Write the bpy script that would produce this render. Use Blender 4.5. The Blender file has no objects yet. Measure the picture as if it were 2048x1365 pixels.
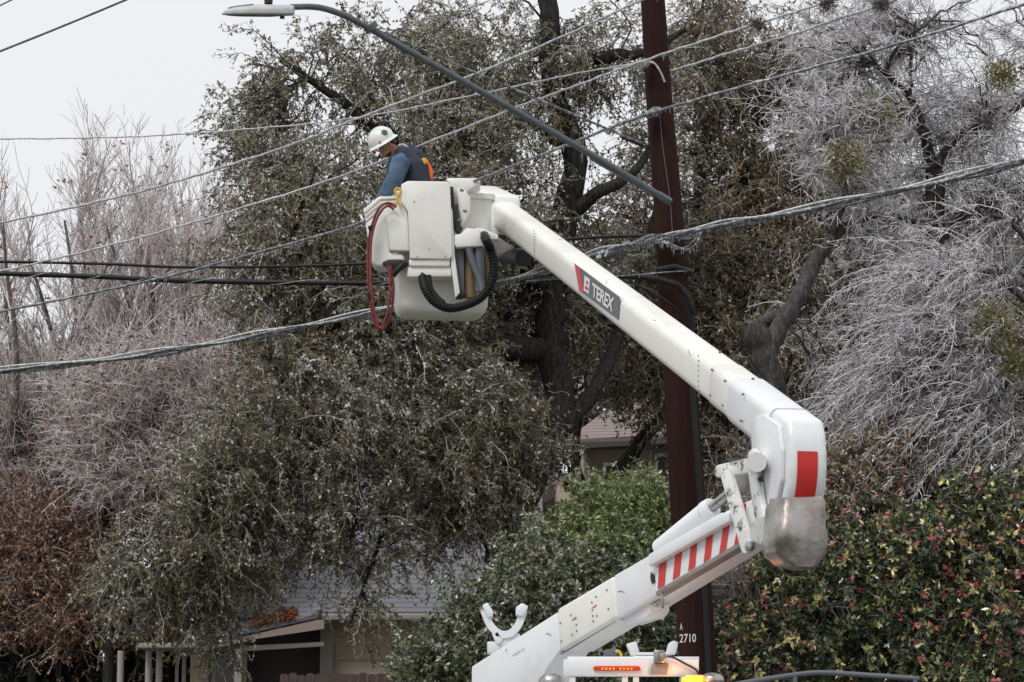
import bpy, bmesh, math, random
import numpy as np
from mathutils import Vector, Matrix
R = math.radians
random.seed(5)
rng = np.random.default_rng(11)
SC = bpy.context.scene
COL = SC.collection

# ------------------------------------------------------------------ camera
PITCH = R(9.4); FPX = 5394.0; CZ = 1.7
cam_d = bpy.data.cameras.new("camera"); cam = bpy.data.objects.new("camera", cam_d); COL.objects.link(cam)
cam.location = (0, 0, CZ); cam.rotation_euler = (R(90) + PITCH, 0, 0)
cam_d.sensor_width = 36; cam_d.lens = 36 * FPX / 2048; cam_d.clip_end = 3000
cam_d.dof.use_dof = True; cam_d.dof.focus_distance = 30.5; cam_d.dof.aperture_fstop = 22
SC.camera = cam
# ------------------------------------------------------------------ world (overcast)
W = bpy.data.worlds.new("World"); SC.world = W; W.use_nodes = True
SUN_EL, SUN_AZ = R(52), R(-58)
nt = W.node_tree; nt.nodes.clear()
out = nt.nodes.new("ShaderNodeOutputWorld"); bg = nt.nodes.new("ShaderNodeBackground")
sky = nt.nodes.new("ShaderNodeTexSky"); sky.sky_type = 'NISHITA'; sky.sun_disc = False
sky.sun_elevation = SUN_EL; sky.sun_rotation = SUN_AZ; sky.dust_density = 8; sky.air_density = 1
mix = nt.nodes.new("ShaderNodeMix"); mix.data_type = 'RGBA'; mix.inputs[0].default_value = 0.95
noi = nt.nodes.new("ShaderNodeTexNoise"); noi.inputs['Scale'].default_value = 1.6; noi.inputs['Detail'].default_value = 3
crm = nt.nodes.new("ShaderNodeValToRGB")
crm.color_ramp.elements[0].color = (8.1, 8.2, 8.5, 1); crm.color_ramp.elements[1].color = (8.75, 8.85, 9.1, 1)
crm.color_ramp.elements[0].position = .3; crm.color_ramp.elements[1].position = .7
nt.links.new(noi.outputs[0], crm.inputs[0]); nt.links.new(sky.outputs[0], mix.inputs[6]); nt.links.new(crm.outputs[0], mix.inputs[7])
nt.links.new(mix.outputs[2], bg.inputs[0]); nt.links.new(bg.outputs[0], out.inputs[0])
bg.inputs[1].default_value = 0.094
# ------------------------------------------------------------------ sun behind thin cloud
sd = bpy.data.lights.new("sun", 'SUN'); so = bpy.data.objects.new("sun", sd); COL.objects.link(so)
sd.energy = 1.5; sd.angle = R(20); sd.color = (1, .97, .93)
so.rotation_euler = (R(38), 0, R(-32))       # from behind the camera's left shoulder
SC.view_settings.view_transform = 'Standard'; SC.view_settings.look = 'None'
SC.view_settings.exposure = 0.15; SC.view_settings.gamma = 1

# ------------------------------------------------------------------ pixel -> world
CT, ST = math.cos(PITCH), math.sin(PITCH)
CAM = Vector((0, 0, CZ))
def ray(px, py):
    x = (px - 1024) / FPX; y = (682.5 - py) / FPX
    return Vector((x, CT - y * ST, ST + y * CT))
def P(px, py, Y):
    d = ray(px, py); return CAM + d * (Y / d.y)
def Q(px, py, p0, n):
    d = ray(px, py); return CAM + d * ((p0 - CAM).dot(n) / d.dot(n))
def Pn(a):
    """numpy rows px,py,Y -> xyz"""
    a = np.asarray(a, float); x = (a[:, 0] - 1024) / FPX; y = (682.5 - a[:, 1]) / FPX
    dy = CT - y * ST; dz = ST + y * CT; k = a[:, 2] / dy
    return np.stack([x * k, a[:, 2], CZ + dz * k], 1)
Z = Vector((0, 0, 1))

# ------------------------------------------------------------------ materials
def newmat(name):
    m = bpy.data.materials.new(name); m.use_nodes = True
    return m, m.node_tree, m.node_tree.nodes["Principled BSDF"]
def mat(name, col, rough=.5, metal=0, spec=.5, noise=0, nscale=8, col2=None, bump=0, bscale=40, emit=None, estr=0, stretch=None, lo=.4, hi=.6):
    m, t, b = newmat(name)
    b.inputs['Base Color'].default_value = (*col, 1); b.inputs['Roughness'].default_value = rough
    b.inputs['Metallic'].default_value = metal; b.inputs['Specular IOR Level'].default_value = spec
    tc = t.nodes.new("ShaderNodeTexCoord"); vec = tc.outputs['Object']
    if stretch:
        mp = t.nodes.new("ShaderNodeMapping"); mp.inputs['Scale'].default_value = stretch
        t.links.new(vec, mp.inputs[0]); vec = mp.outputs[0]
    if col2 is not None:
        n = t.nodes.new("ShaderNodeTexNoise"); n.inputs['Scale'].default_value = nscale; n.inputs['Detail'].default_value = 6
        n.inputs['Roughness'].default_value = .65
        t.links.new(vec, n.inputs['Vector'])
        r = t.nodes.new("ShaderNodeValToRGB"); r.color_ramp.elements[0].position = lo; r.color_ramp.elements[1].position = hi
        r.color_ramp.elements[0].color = (*col, 1); r.color_ramp.elements[1].color = (*col2, 1)
        t.links.new(n.outputs[0], r.inputs[0]); t.links.new(r.outputs[0], b.inputs['Base Color'])
    if bump:
        n2 = t.nodes.new("ShaderNodeTexNoise"); n2.inputs['Scale'].default_value = bscale; n2.inputs['Detail'].default_value = 4
        t.links.new(vec, n2.inputs['Vector'])
        bp = t.nodes.new("ShaderNodeBump"); bp.inputs['Strength'].default_value = bump; bp.inputs['Distance'].default_value = .02
        t.links.new(n2.outputs[0], bp.inputs['Height']); t.links.new(bp.outputs[0], b.inputs['Normal'])
    if emit is not None:
        b.inputs['Emission Color'].default_value = (*emit, 1); b.inputs['Emission Strength'].default_value = estr
    return m
def rampmat(name, stops, rough=.5, spec=.5, coat=0):
    """colour picked per leaf or twig from the face attribute 'tint'"""
    m, t, b = newmat(name)
    a = t.nodes.new("ShaderNodeAttribute"); a.attribute_name = "tint"
    r = t.nodes.new("ShaderNodeValToRGB"); r.color_ramp.interpolation = 'LINEAR'
    el = r.color_ramp.elements
    el[0].position = stops[0][0]; el[0].color = (*stops[0][1], 1)
    el[1].position = stops[-1][0]; el[1].color = (*stops[-1][1], 1)
    for p, c in stops[1:-1]:
        e = el.new(p); e.color = (*c, 1)
    t.links.new(a.outputs['Fac'], r.inputs[0]); t.links.new(r.outputs[0], b.inputs['Base Color'])
    b.inputs['Roughness'].default_value = rough; b.inputs['Specular IOR Level'].default_value = spec
    b.inputs['Coat Weight'].default_value = coat
    return m

M = {}
M['cream'] = mat('cream_fibreglass', (.83, .825, .775), .36, col2=(.74, .725, .67), nscale=3.5, lo=.5, hi=.8, bump=.05, bscale=6)
M['white'] = mat('white_paint', (.79, .815, .835), .33, col2=(.69, .705, .715), nscale=4, lo=.5, hi=.8, bump=.04, bscale=8)
M['whitedirt'] = mat('greasy_white_paint', (.74, .75, .74), .5, col2=(.06, .05, .042), nscale=9, lo=.54, hi=.64, bump=.2, bscale=20)
M['dustshade'] = mat('dusted_shaded_paint', (.30, .27, .25), .65, col2=(.22, .20, .185), nscale=4, stretch=(1, 1, 3))  # road dust, darkened further so the colour carries the boom's underside shade
M['black'] = mat('black_rubber', (.007, .0075, .009), .55, spec=.3, bump=.2, bscale=60)
M['dark'] = mat('dark_steel', (.022, .022, .025), .6)
M['greyshade'] = mat('grey_plastic', (.12, .13, .15), .5)
M['brown'] = mat('brown_tube', (.20, .13, .06), .5)
M['steel'] = mat('worn_steel', (.45, .45, .44), .35, metal=.8, col2=(.25, .24, .23), nscale=12)
M['silver'] = mat('dirty_silver_cover', (.40, .37, .35), .40, metal=.4, col2=(.19, .17, .155), nscale=3, lo=.4, hi=.6, bump=1.0, bscale=5)
M['galv'] = mat('galvanised_steel', (.125, .145, .155), .5, metal=.2, col2=(.095, .112, .12), nscale=14)
M['redtape'] = mat('red_reflective_tape', (.62, .035, .03), .4)
M['whitetape'] = mat('white_reflective_tape', (.78, .80, .82), .4)
M['logogrey'] = mat('grey_decal', (.125, .13, .145), .45)
M['logored'] = mat('red_decal', (.62, .05, .085), .45)
M['logowhite'] = mat('white_decal', (.84, .84, .84), .45)
M['hosered'] = mat('red_hydraulic_hose', (.24, .03, .027), .35, col2=(.12, .018, .018), nscale=15)
M['yellow'] = mat('yellow_plastic', (.65, .42, .03), .45)
M['amber'] = mat('amber_lens', (.45, .05, .006), .25, emit=(1, .13, .01), estr=.12)
M['led'] = mat('amber_led', (.9, .25, .05), .3, emit=(1, .22, .03), estr=1.1)
M['beacon'] = mat('lit_amber_beacon', (.9, .4, .05), .3, emit=(1, .26, .03), estr=1.3)
M['glass'] = mat('dark_glass', (.02, .025, .03), .08)
M['bolt'] = mat('bolt_head', (.26, .25, .23), .5, metal=.5)
M['pencil'] = mat('red_marker', (.6, .18, .17), .7)
M['ink'] = mat('faded_black_lettering', (.33, .33, .34), .6)
M['ice'] = mat('rime_ice', (.66, .69, .72), .25, spec=.8)
M['icewire'] = mat('ice_coated_wire', (.34, .35, .36), .35, col2=(.62, .63, .65), nscale=26, lo=.45, hi=.6)
M['icewire_d'] = mat('iced_grey_cable', (.10, .105, .115), .35, col2=(.42, .43, .45), nscale=22, lo=.48, hi=.62)
M['wirethin'] = mat('bare_aluminium_wire', (.13, .13, .14), .45)
M['pole'] = mat('creosoted_pole', (.021, .0105, .009), .8, spec=.12, col2=(.046, .016, .012), nscale=3, stretch=(4, 4, .25), lo=.35, hi=.8, bump=1.0, bscale=22)
M['bark'] = mat('wet_dark_bark', (.018, .016, .014), .85, spec=.12, col2=(.05, .046, .042), nscale=9, stretch=(3, 3, .7), bump=.8, bscale=14)
M['barkgrey'] = mat('grey_bark', (.05, .045, .042), .7, col2=(.13, .115, .105), nscale=8, stretch=(3, 3, .8), bump=.7, bscale=14)
M['barkpink'] = mat('pale_bark', (.10, .085, .08), .7, col2=(.20, .175, .165), nscale=8, stretch=(3, 3, .8), bump=.6, bscale=14)
M['digit'] = mat('white_number', (.62, .63, .62), .6)
M['skin'] = mat('skin', (.42, .19, .13), .55)
M['beard'] = mat('dark_hair', (.045, .022, .016), .8)
M['denim'] = mat('blue_work_shirt', (.12, .18, .265), .9, spec=.2, col2=(.07, .115, .185), nscale=7, lo=.35, hi=.65, bump=1.0, bscale=11)
M['navy'] = mat('navy_vest', (.018, .025, .045), .8, col2=(.028, .038, .065), nscale=10, bump=.5, bscale=14)
M['helmet'] = mat('white_hard_hat', (.80, .80, .80), .28)
M['green'] = mat('green_sticker', (.03, .12, .07), .5)
M['pinkst'] = mat('pink_sticker', (.60, .25, .25), .5)
M['orange'] = mat('orange_rope', (.85, .13, .025), .6)
M['strapgrey'] = mat('pale_strap', (.40, .42, .44), .7)
M['glove'] = mat('leather_glove', (.30, .20, .09), .8)

# ------------------------------------------------------------------ object helpers
def tag(o, label=None, cat=None, group=None, kind=None):
    if label: o['label'] = label
    if cat: o['category'] = cat
    if group: o['group'] = group
    if kind: o['kind'] = kind
    return o
def thing(name, label, cat, loc=(0, 0, 0), group=None):
    o = bpy.data.objects.new(name, None); COL.objects.link(o); o.location = loc
    o.empty_display_size = .3
    return tag(o, label, cat, group)
def link(name, me, m, parent=None, smooth=True):
    o = bpy.data.objects.new(name, me); COL.objects.link(o)
    if m is not None: me.materials.append(m)
    if parent is not None:
        o.parent = parent
        # geometry is made in world space: undo every ancestor's offset
        off = Vector((0, 0, 0)); p = parent
        while p is not None:
            off += p.location; p = p.parent
        me.transform(Matrix.Translation(-off))
    return o
class MB:
    def __init__(s): s.bm = bmesh.new()
    def build(s, name, m, parent=None, angle=35):
        bmesh.ops.recalc_face_normals(s.bm, faces=s.bm.faces[:])
        me = bpy.data.meshes.new(name); s.bm.to_mesh(me); s.bm.free()
        for p in me.polygons: p.use_smooth = True
        me.set_sharp_from_angle(angle=R(angle))
        return link(name, me, m, parent)
    def _join(s, b2):
        me = bpy.data.meshes.new("t"); b2.to_mesh(me); b2.free(); s.bm.from_mesh(me); bpy.data.meshes.remove(me)
    def prism(s, pts, ext, bev=0, seg=2):
        """outline of 3D points extruded by the vector ext"""
        b = bmesh.new(); ext = Vector(ext)
        v0 = [b.verts.new(p) for p in pts]; v1 = [b.verts.new(Vector(p) + ext) for p in pts]
        b.faces.new(v0); b.faces.new(v1[::-1])
        n = len(pts)
        for i in range(n): b.faces.new([v0[i], v1[i], v1[(i + 1) % n], v0[(i + 1) % n]])
        bmesh.ops.recalc_face_normals(b, faces=b.faces[:])
        if bev:
            bmesh.ops.bevel(b, geom=b.edges[:], offset=bev, segments=seg, profile=.5, affect='EDGES', clamp_overlap=True)
        s._join(b); return s
    def box(s, c, dx, dy, dz, ax=None, bev=0, seg=2):
        """centre, full sizes, optional axes (3 unit vectors)"""
        if ax is None: ax = (Vector((1, 0, 0)), Vector((0, 1, 0)), Z)
        c = Vector(c); a, b_, u = ax
        pts = [c + a * (sx * dx / 2) - b_ * (dy / 2) + u * (sz * dz / 2) for sx, sz in ((-1, -1), (1, -1), (1, 1), (-1, 1))]
        return s.prism(pts, b_ * dy, bev, seg)
    def loft(s, rings, cap=True):
        b = s.bm; vr = [[b.verts.new(p) for p in r] for r in rings]
        n = len(vr[0])
        for r0, r1 in zip(vr, vr[1:]):
            for i in range(n): b.faces.new([r0[i], r0[(i + 1) % n], r1[(i + 1) % n], r1[i]])
        if cap:
            b.faces.new(vr[0][::-1]); b.faces.new(vr[-1])
        return s
    def tube(s, pts, rad, n=10, cap=True):
        pts = [Vector(p) for p in pts]; k = len(pts)
        if not hasattr(rad, '__len__'): rad = [rad] * k
        rings = []; e1 = None
        for i, p in enumerate(pts):
            t = (pts[min(i + 1, k - 1)] - pts[max(i - 1, 0)]).normalized()
            if e1 is None:
                e1 = t.cross(Z) if abs(t.z) < .9 else t.cross(Vector((1, 0, 0)))
            e1 = (e1 - t * e1.dot(t)).normalized(); e2 = t.cross(e1)
            rings.append([p + (e1 * math.cos(6.28318 * j / n) + e2 * math.sin(6.28318 * j / n)) * rad[i] for j in range(n)])
        return s.loft(rings, cap)
    def disc(s, c, nrm, r, h, n=12, bev=0):
        nrm = Vector(nrm).normalized(); e1 = nrm.orthogonal().normalized(); e2 = nrm.cross(e1)
        return s.prism([Vector(c) - nrm * h / 2 + (e1 * math.cos(6.28318 * j / n) + e2 * math.sin(6.28318 * j / n)) * r for j in range(n)], nrm * h, bev)
    def ball(s, c, r, u=10, v=7, scale=(1, 1, 1), mt=None):
        b = bmesh.new(); bmesh.ops.create_uvsphere(b, u_segments=u, v_segments=v, radius=r)
        mm = Matrix.Translation(Vector(c)) @ (mt or Matrix()) @ Matrix.Diagonal((*scale, 1))
        b.transform(mm); s._join(b); return s
def smooth_path(pts, per=8):
    """Catmull-Rom through the points"""
    p = [Vector(q) for q in pts]; p = [p[0] * 2 - p[1]] + p + [p[-1] * 2 - p[-2]]; o = []
    for i in range(1, len(p) - 2):
        for k in range(per):
            t = k / per
            o.append(.5 * ((2 * p[i]) + (p[i + 1] - p[i - 1]) * t + (2 * p[i - 1] - 5 * p[i] + 4 * p[i + 1] - p[i + 2]) * t * t
                           + (3 * p[i] - p[i - 1] - 3 * p[i + 1] + p[i + 2]) * t ** 3))
    o.append(p[-2]); return o
def rrect(c, eu, en, h, w, r, seg=4):
    """rounded rectangle ring, h along eu, w along en"""
    out = []
    for cu, cn, a0 in ((1, 1, 0), (-1, 1, 90), (-1, -1, 180), (1, -1, 270)):
        for k in range(seg + 1):
            a = R(a0 + 90 * k / seg)
            out.append(c + eu * (cu * (h / 2 - r) + r * math.cos(a)) + en * (cn * (w / 2 - r) + r * math.sin(a)))
    return out
def text_verts(s, bold=0, spacing=1.0):
    cu = bpy.data.curves.new("t", 'FONT'); cu.body = s; cu.size = 1; cu.offset = bold; cu.resolution_u = 3; cu.space_character = spacing
    o = bpy.data.objects.new("t", cu); COL.objects.link(o)
    bpy.context.view_layer.update()
    me = bpy.data.meshes.new_from_object(o.evaluated_get(bpy.context.evaluated_depsgraph_get()))
    COL.objects.unlink(o); bpy.data.objects.remove(o); bpy.data.curves.remove(cu)
    v = np.array([x.co[:] for x in me.vertices]); f = [list(p.vertices) for p in me.polygons]
    bpy.data.meshes.remove(me)
    v[:, 0] -= v[:, 0].min(); v[:, 1] -= v[:, 1].min(); v[:, :2] /= v[:, :2].max(0)
    return v, f     # letters fill the unit square
def text_obj(name, s, fn, m, parent, bold=0, spacing=1.0, cuts=0):
    v, f = text_verts(s, bold, spacing)
    me = bpy.data.meshes.new(name); me.from_pydata([fn(x, y) for x, y, _ in v], [], f); me.update()
    return link(name, me, m, parent)

# ------------------------------------------------------------------ numpy meshes for twigs, leaves, icicles
def np_mesh(name, verts, quads, m, parent=None, tint=None, tri=False):
    """one mesh from (N,3) verts and (M,4) quads"""
    me = bpy.data.meshes.new(name); k = quads.shape[1]
    me.vertices.add(len(verts)); me.vertices.foreach_set("co", verts.astype(np.float32).ravel())
    me.loops.add(quads.size); me.loops.foreach_set("vertex_index", quads.astype(np.int32).ravel())
    me.polygons.add(len(quads)); me.polygons.foreach_set("loop_start", (np.arange(len(quads)) * k).astype(np.int32))
    if tint is not None:
        a = me.attributes.new("tint", 'FLOAT', 'FACE'); a.data.foreach_set("value", tint.astype(np.float32))
    me.update(calc_edges=True)
    return link(name, me, m, parent)
def cat(parts):
    """join (verts, quads, tint) triples"""
    vs, qs, ts, o = [], [], [], 0
    for v, q, t in parts:
        vs.append(v); qs.append(q + o); ts.append(t); o += len(v)
    return np.concatenate(vs), np.concatenate(qs), np.concatenate(ts)
def nrm(a): return a / np.maximum(np.linalg.norm(a, axis=-1, keepdims=True), 1e-9)
_nd = [(rng.normal(size=3) * f, rng.random() * 6.28) for f in (1.0, 1.3, 1.7, 2.6, 3.3, 4.4)]
def lowfreq(p):
    return sum(np.sin(p @ k + ph) for k, ph in _nd) / 6 ** .5
def clumpy(t, p, a):
    t = t + a * lowfreq(p); t = np.abs(t); return np.where(t > 1, 2 - t, t).clip(0, 1)
def tubes(pts, rad, s=3, tint=None):
    """pts (N,K,3), rad (N,K) -> open tubes"""
    N, K, _ = pts.shape
    d = nrm(pts[:, -1] - pts[:, 0]); ref = np.where(np.abs(d[:, 2:3]) < .9, [[0, 0, 1.]], [[1., 0, 0]])
    e1 = nrm(np.cross(d, ref)); e2 = np.cross(d, e1)
    a = np.arange(s) * 2 * np.pi / s
    off = e1[:, None, :] * np.cos(a)[None, :, None] + e2[:, None, :] * np.sin(a)[None, :, None]
    v = pts[:, :, None, :] + rad[:, :, None, None] * off[:, None, :, :]
    idx = np.arange(N * K * s).reshape(N, K, s); nx = np.roll(idx, -1, 2)
    q = np.stack([idx[:, :-1], nx[:, :-1], nx[:, 1:], idx[:, 1:]], -1).reshape(-1, 4)
    if tint is None: tint = rng.random(N)
    return v.reshape(-1, 3), q, np.repeat(tint, (K - 1) * s)
def leaves(p, d, L, w, tint=None, drop=0.):
    """diamond leaves at p pointing along d"""
    N = len(p); d = nrm(d + np.array([0, 0, -drop])); side = nrm(np.cross(d, rng.normal(size=(N, 3))))
    L = np.broadcast_to(np.asarray(L), (N,))[:, None]; w = np.broadcast_to(np.asarray(w), (N,))[:, None]
    n = np.cross(d, side)
    v = np.stack([p, p + d * L * .45 + side * w * .5 + n * w * .12, p + d * L, p + d * L * .45 - side * w * .5 + n * w * .12], 1)
    if tint is None: tint = rng.random(N)
    return v.reshape(-1, 3), np.arange(N * 4).reshape(-1, 4), tint
def grow(st, d, ln, k, wob, trop):
    """N wandering polylines: (N,k+1,3)"""
    N = len(st); pts = np.empty((N, k + 1, 3)); pts[:, 0] = st; d = nrm(d); ln = np.broadcast_to(ln, (N,))
    trop = np.broadcast_to(np.asarray(trop, float), (N, 3))
    for i in range(k):
        d = nrm(d + rng.normal(size=(N, 3)) * wob + trop / k)
        pts[:, i + 1] = pts[:, i] + d * (ln / k)[:, None]
    return pts
def spawn(pts, m, t0, t1, ang):
    """m children per polyline: start points, directions, parent index, t"""
    N, K, _ = pts.shape; t = rng.uniform(t0, t1, (N, m)) * (K - 1)
    i = np.minimum(t.astype(int), K - 2); f = (t - i)[..., None]
    r = np.arange(N)[:, None]; a = pts[r, i]; b = pts[r, i + 1]
    st = a + (b - a) * f; pd = nrm(b - a)
    d = nrm(pd * np.cos(ang) + nrm(np.cross(pd, rng.normal(size=pd.shape))) * np.sin(ang))
    return st.reshape(-1, 3), d.reshape(-1, 3), np.repeat(np.arange(N), m), (t / (K - 1)).ravel()
def along(pts, m, t0=0., t1=1.):
    st, d, i, t = spawn(pts, m, t0, t1, 0.0)
    return st, d, i
def taper(r0, r1, N, K):
    return np.broadcast_to(np.linspace(1, 0, K)[None, :], (N, K)) * (np.broadcast_to(r0, (N,)) - r1)[:, None] + r1

# ================================================================== bucket truck
GZ = 0.0
truck = thing('bucket_truck', 'white utility bucket truck with its long articulated boom raised over the wires', 'truck', (1.0, 22.4, 0))
A = P(1453, 770, 22.2); B = P(1035, 450, 30.2)
a = (B - A).normalized(); nL = Z.cross(a).normalized(); u = (Z - a * a.z).normalized()
WB = .30
def side(px, py, off=0.): return Q(px, py, A + nL * (WB / 2 + off), nL)
def tt(px, py): return (side(px, py) - A).dot(a)
t_end = tt(985, 420); t_seam = tt(1420, 745)
def bsec(t, grow_=0., r=.085):
    f = max(0, min(1, t / 9)); h = .345 - .035 * f + grow_; w = .30 - .015 * f + grow_
    return rrect(A + a * t, u, nL, h, w, r, 5)
ub = MB(); ub.loft([bsec(t) for t in (t_seam - .5, t_seam, t_end * .5, t_end)])
upper = ub.build('upper_boom', M['cream'], truck)
cuff = MB(); tc0 = tt(1447, 765); cuff.loft([bsec(tc0 - .3, .006), bsec(tc0 - .3, .012), bsec(t_seam - .02, .012), bsec(t_seam, .0)])
cuff.build('boom_cuff', M['cream'], upper)
# seams and bolts on the upper boom
for (x, y) in ((1424, 740), (1450, 762), (1421, 791), (1446, 811), (1486, 789), (1482, 842), (1506, 758), (1440, 705)):
    MB().disc(side(x, y, .008 if x < 1455 else .03), nL, .010, .02, 8).build('bolt', M['bolt'], upper)
for k in range(9):
    MB().disc(side(1068 + (k % 2), 462 + k * 6.0, .002), nL, .006, .012, 6).build('rivet', M['bolt'], upper)
    MB().disc(side(1397, 712 + k * 10, .002), nL, .006, .012, 6).build('rivet', M['bolt'], upper)
# decal with its lettering
def dquad(px4, off, name, m, parent, fn=side):
    me = bpy.data.meshes.new(name); me.from_pydata([fn(x, y, off) for x, y in px4], [], [list(range(len(px4)))]); me.update()
    return link(name, me, m, parent)
def z4(x, y): return (1100 + x / 6.825, 480 + y / 6.825)
dec = dquad([z4(330, 320), z4(957, 785), z4(935, 1095), z4(395, 690)], .004, 'decal', M['logogrey'], upper)
dquad([z4(330, 320), z4(405, 375), z4(462, 738), z4(395, 690)], .007, 'red_corner', M['logored'], dec)
dquad([z4(472, 485), z4(545, 540), z4(530, 738), z4(458, 690)], .007, 'emblem_panel', M['logowhite'], dec)
dquad([z4(505, 545), z4(515, 575), z4(528, 595), z4(512, 600), z4(500, 622), z4(498, 592), z4(482, 575), z4(497, 570)], .010, 'emblem_star', M['logored'], dec)
dquad([z4(478, 622), z4(524, 658), z4(520, 700), z4(472, 664)], .010, 'emblem_block', M['logored'], dec)
def tx(x, y):
    c = [z4(570, 765), z4(850, 985), z4(880, 800), z4(575, 580)]
    # bilinear on the pixel quad (bottom-left, bottom-right, top-right, top-left)
    b0 = (c[0][0] + (c[1][0] - c[0][0]) * x, c[0][1] + (c[1][1] - c[0][1]) * x)
    b1 = (c[3][0] + (c[2][0] - c[3][0]) * x, c[3][1] + (c[2][1] - c[3][1]) * x)
    return side(b0[0] + (b1[0] - b0[0]) * y, b0[1] + (b1[1] - b0[1]) * y, .010)
text_obj('lettering', 'TEREX', tx, M['logowhite'], dec, bold=.025, spacing=.92)
# steel arm and knuckle
ar = MB(); ta = tt(1462, 775); tb = tt(1545, 822)
ar.loft([bsec(ta + .05, .012, .08), bsec(ta, .03, .08), bsec(0 if tb > 0 else tb, .03, .08), bsec(tb, .04, .07)])
arm = ar.build('steel_arm', M['white'], truck)
kn = MB()
kn.prism([side(*q) for q in ((1490, 778), (1572, 838), (1577, 870), (1579, 905), (1579, 940), (1576.5, 975), (1571, 1008), (1552, 1060), (1533, 1040), (1520, 960), (1508, 885), (1470, 856))], -nL * .305, .05, 4)
knuckle = kn.build('knuckle', M['white'], arm)
pl = MB(); pl.prism([side(*q, .0) for q in ((1510, 843), (1521, 833), (1535, 829), (1565, 851), (1571, 900), (1570, 960), (1558, 1015), (1545, 1050), (1533, 1036), (1521, 960), (1511, 900))], nL * .035, .012)
pl.build('side_plate', M['white'], arm)
# red reflective panel on the back of the knuckle
bk = [side(1579, 902), side(1579.2, 925), side(1578.6, 948), side(1576.2, 975), side(1572, 1001)]
me = bpy.data.meshes.new('reflector'); vs = []
for i, p in enumerate(bk):
    t = (bk[min(i + 1, 4)] - bk[max(i - 1, 0)]).normalized(); nn = nL.cross(t).normalized()
    if nn.y > 0: nn = -nn
    for f in (.06, .22): vs.append(p + nn * .006 - nL * f)
me.from_pydata(vs, [], [[2 * i, 2 * i + 1, 2 * i + 3, 2 * i + 2] for i in range(4)]); me.update()
for p_ in me.polygons: p_.use_smooth = True
link('reflector', me, M['redtape'], arm)
# crumpled silver cover over the elbow pivot
rng_b = random.Random(3)
ci = side(1590, 1060); cc = P(1593, 1068, ci.y if 19 < ci.y < 23 else 21.0)
cc = Vector((cc.x, cc.y, cc.z))
ax1 = Vector((.96, .28, 0)); ax2 = Vector((-.28, .96, 0)); rings = []
for k in range(15):
    f = k / 14; zz = .255 - .50 * f
    w = .31 + .10 * math.sin(min(f * 1.5, 1) * 1.5) - (.14 * max(0, f - .86) / .14); dd = .34 + .08 * math.sin(f * 3)
    off = ax1 * (-.02 * f + .004 * math.sin(k * 1.9))
    ring = rrect(cc + Z * zz + off, ax2, ax1, dd, w, .08, 5)
    ring = [q + (q - cc).normalized() * (rng_b.uniform(-.004, .004) + .016 * math.sin(q.x * 13 + q.z * 9) + .010 * math.sin(q.z * 21 - q.x * 15 + 1)) for q in ring]
    rings.append(ring)
MB().loft(rings).build('pivot_cover', M['silver'], arm, angle=60)

# ---- lower boom
L0 = P(1023, 1365, 24.6); R0 = P(1476, 1089, 21.7)
b = (R0 - L0).normalized(); nb = b.cross(Z).normalized(); ubv = (Z - b * b.z).normalized()
def lo(px, py, off=0.): return Q(px, py, L0 + nb * off, nb)
WL = .33
lb = MB(); lb.prism([lo(*q) for q in ((1227, 1151), (1457, 1019), (1505, 997), (1512, 1050), (1476, 1089), (1236, 1238))], -nb * WL, .02, 2)
lower = lb.build('lower_boom', M['white'], truck)
MB().prism([lo(*q) for q in ((942, 1333), (1114, 1224), (1120, 1300), (1090, 1342), (1066, 1395), (1020, 1450), (942, 1460))], -nb * WL, .02, 2).build('boom_base', M['white'], lower)
MB().prism([lo(*q, .012) for q in ((1114, 1218), (1226, 1152), (1233, 1236), (1120, 1304))], -nb * (WL + .024), .03, 3).build('insulated_insert', M['cream'], lower)
# top ledge, bottom ledge, underside pan
MB().prism([lo(*q, .07) for q in ((1296, 1109), (1440, 1026), (1457, 1026), (1458, 1044), (1449, 1048), (1297, 1134))], -nb * .16, .012).build('top_ledge', M['white'], lower)
MB().prism([lo(*q, .03) for q in ((1310, 1184), (1478, 1086), (1480, 1094), (1312, 1193))], -nb * .10, .008).build('lower_ledge', M['dustshade'], lower)
MB().prism([lo(*q, -.06) for q in ((1240, 1238), (1300, 1204), (1302, 1222), (1292, 1235), (1248, 1250))], -nb * .20, .015).build('underside_pan', M['white'], lower)
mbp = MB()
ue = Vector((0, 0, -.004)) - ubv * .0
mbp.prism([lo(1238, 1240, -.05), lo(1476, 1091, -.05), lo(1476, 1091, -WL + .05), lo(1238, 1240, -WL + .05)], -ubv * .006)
mbp.build('dusty_shaded_underside', M['dustshade'], lower)  # thin plate colouring the underside with dust and painted-in shade
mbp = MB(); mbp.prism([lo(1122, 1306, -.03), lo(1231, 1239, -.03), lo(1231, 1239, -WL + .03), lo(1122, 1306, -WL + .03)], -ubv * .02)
mbp.build('insert_underside', M['dustshade'], lower)  # same plate below the insert: dust plus shade put into the colour
tp = dquad([(1310, 1137), (1455, 1051), (1489, 1008), (1497, 1015), (1490, 1082), (1470, 1090), (1312, 1183)], .004, 'tape_panel', M['whitetape'], lower, lo)
STR = [((1318, 1130), (1333, 1123), (1329, 1171), (1315, 1179)), ((1350, 1112), (1364, 1104), (1359, 1152), (1345, 1161)),
       ((1381, 1094), (1394, 1087), (1390, 1135), (1376, 1143)), ((1412, 1077), (1426, 1069), (1421, 1116), (1407, 1126)),
       ((1446, 1056), (1459, 1049), (1452, 1099), (1438, 1108)), ((1483, 1011), (1492, 1006), (1489, 1068), (1483, 1084), (1468, 1090))]
for q in STR: dquad(q, .008, 'red_stripe', M['redtape'], lower, lo)
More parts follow.
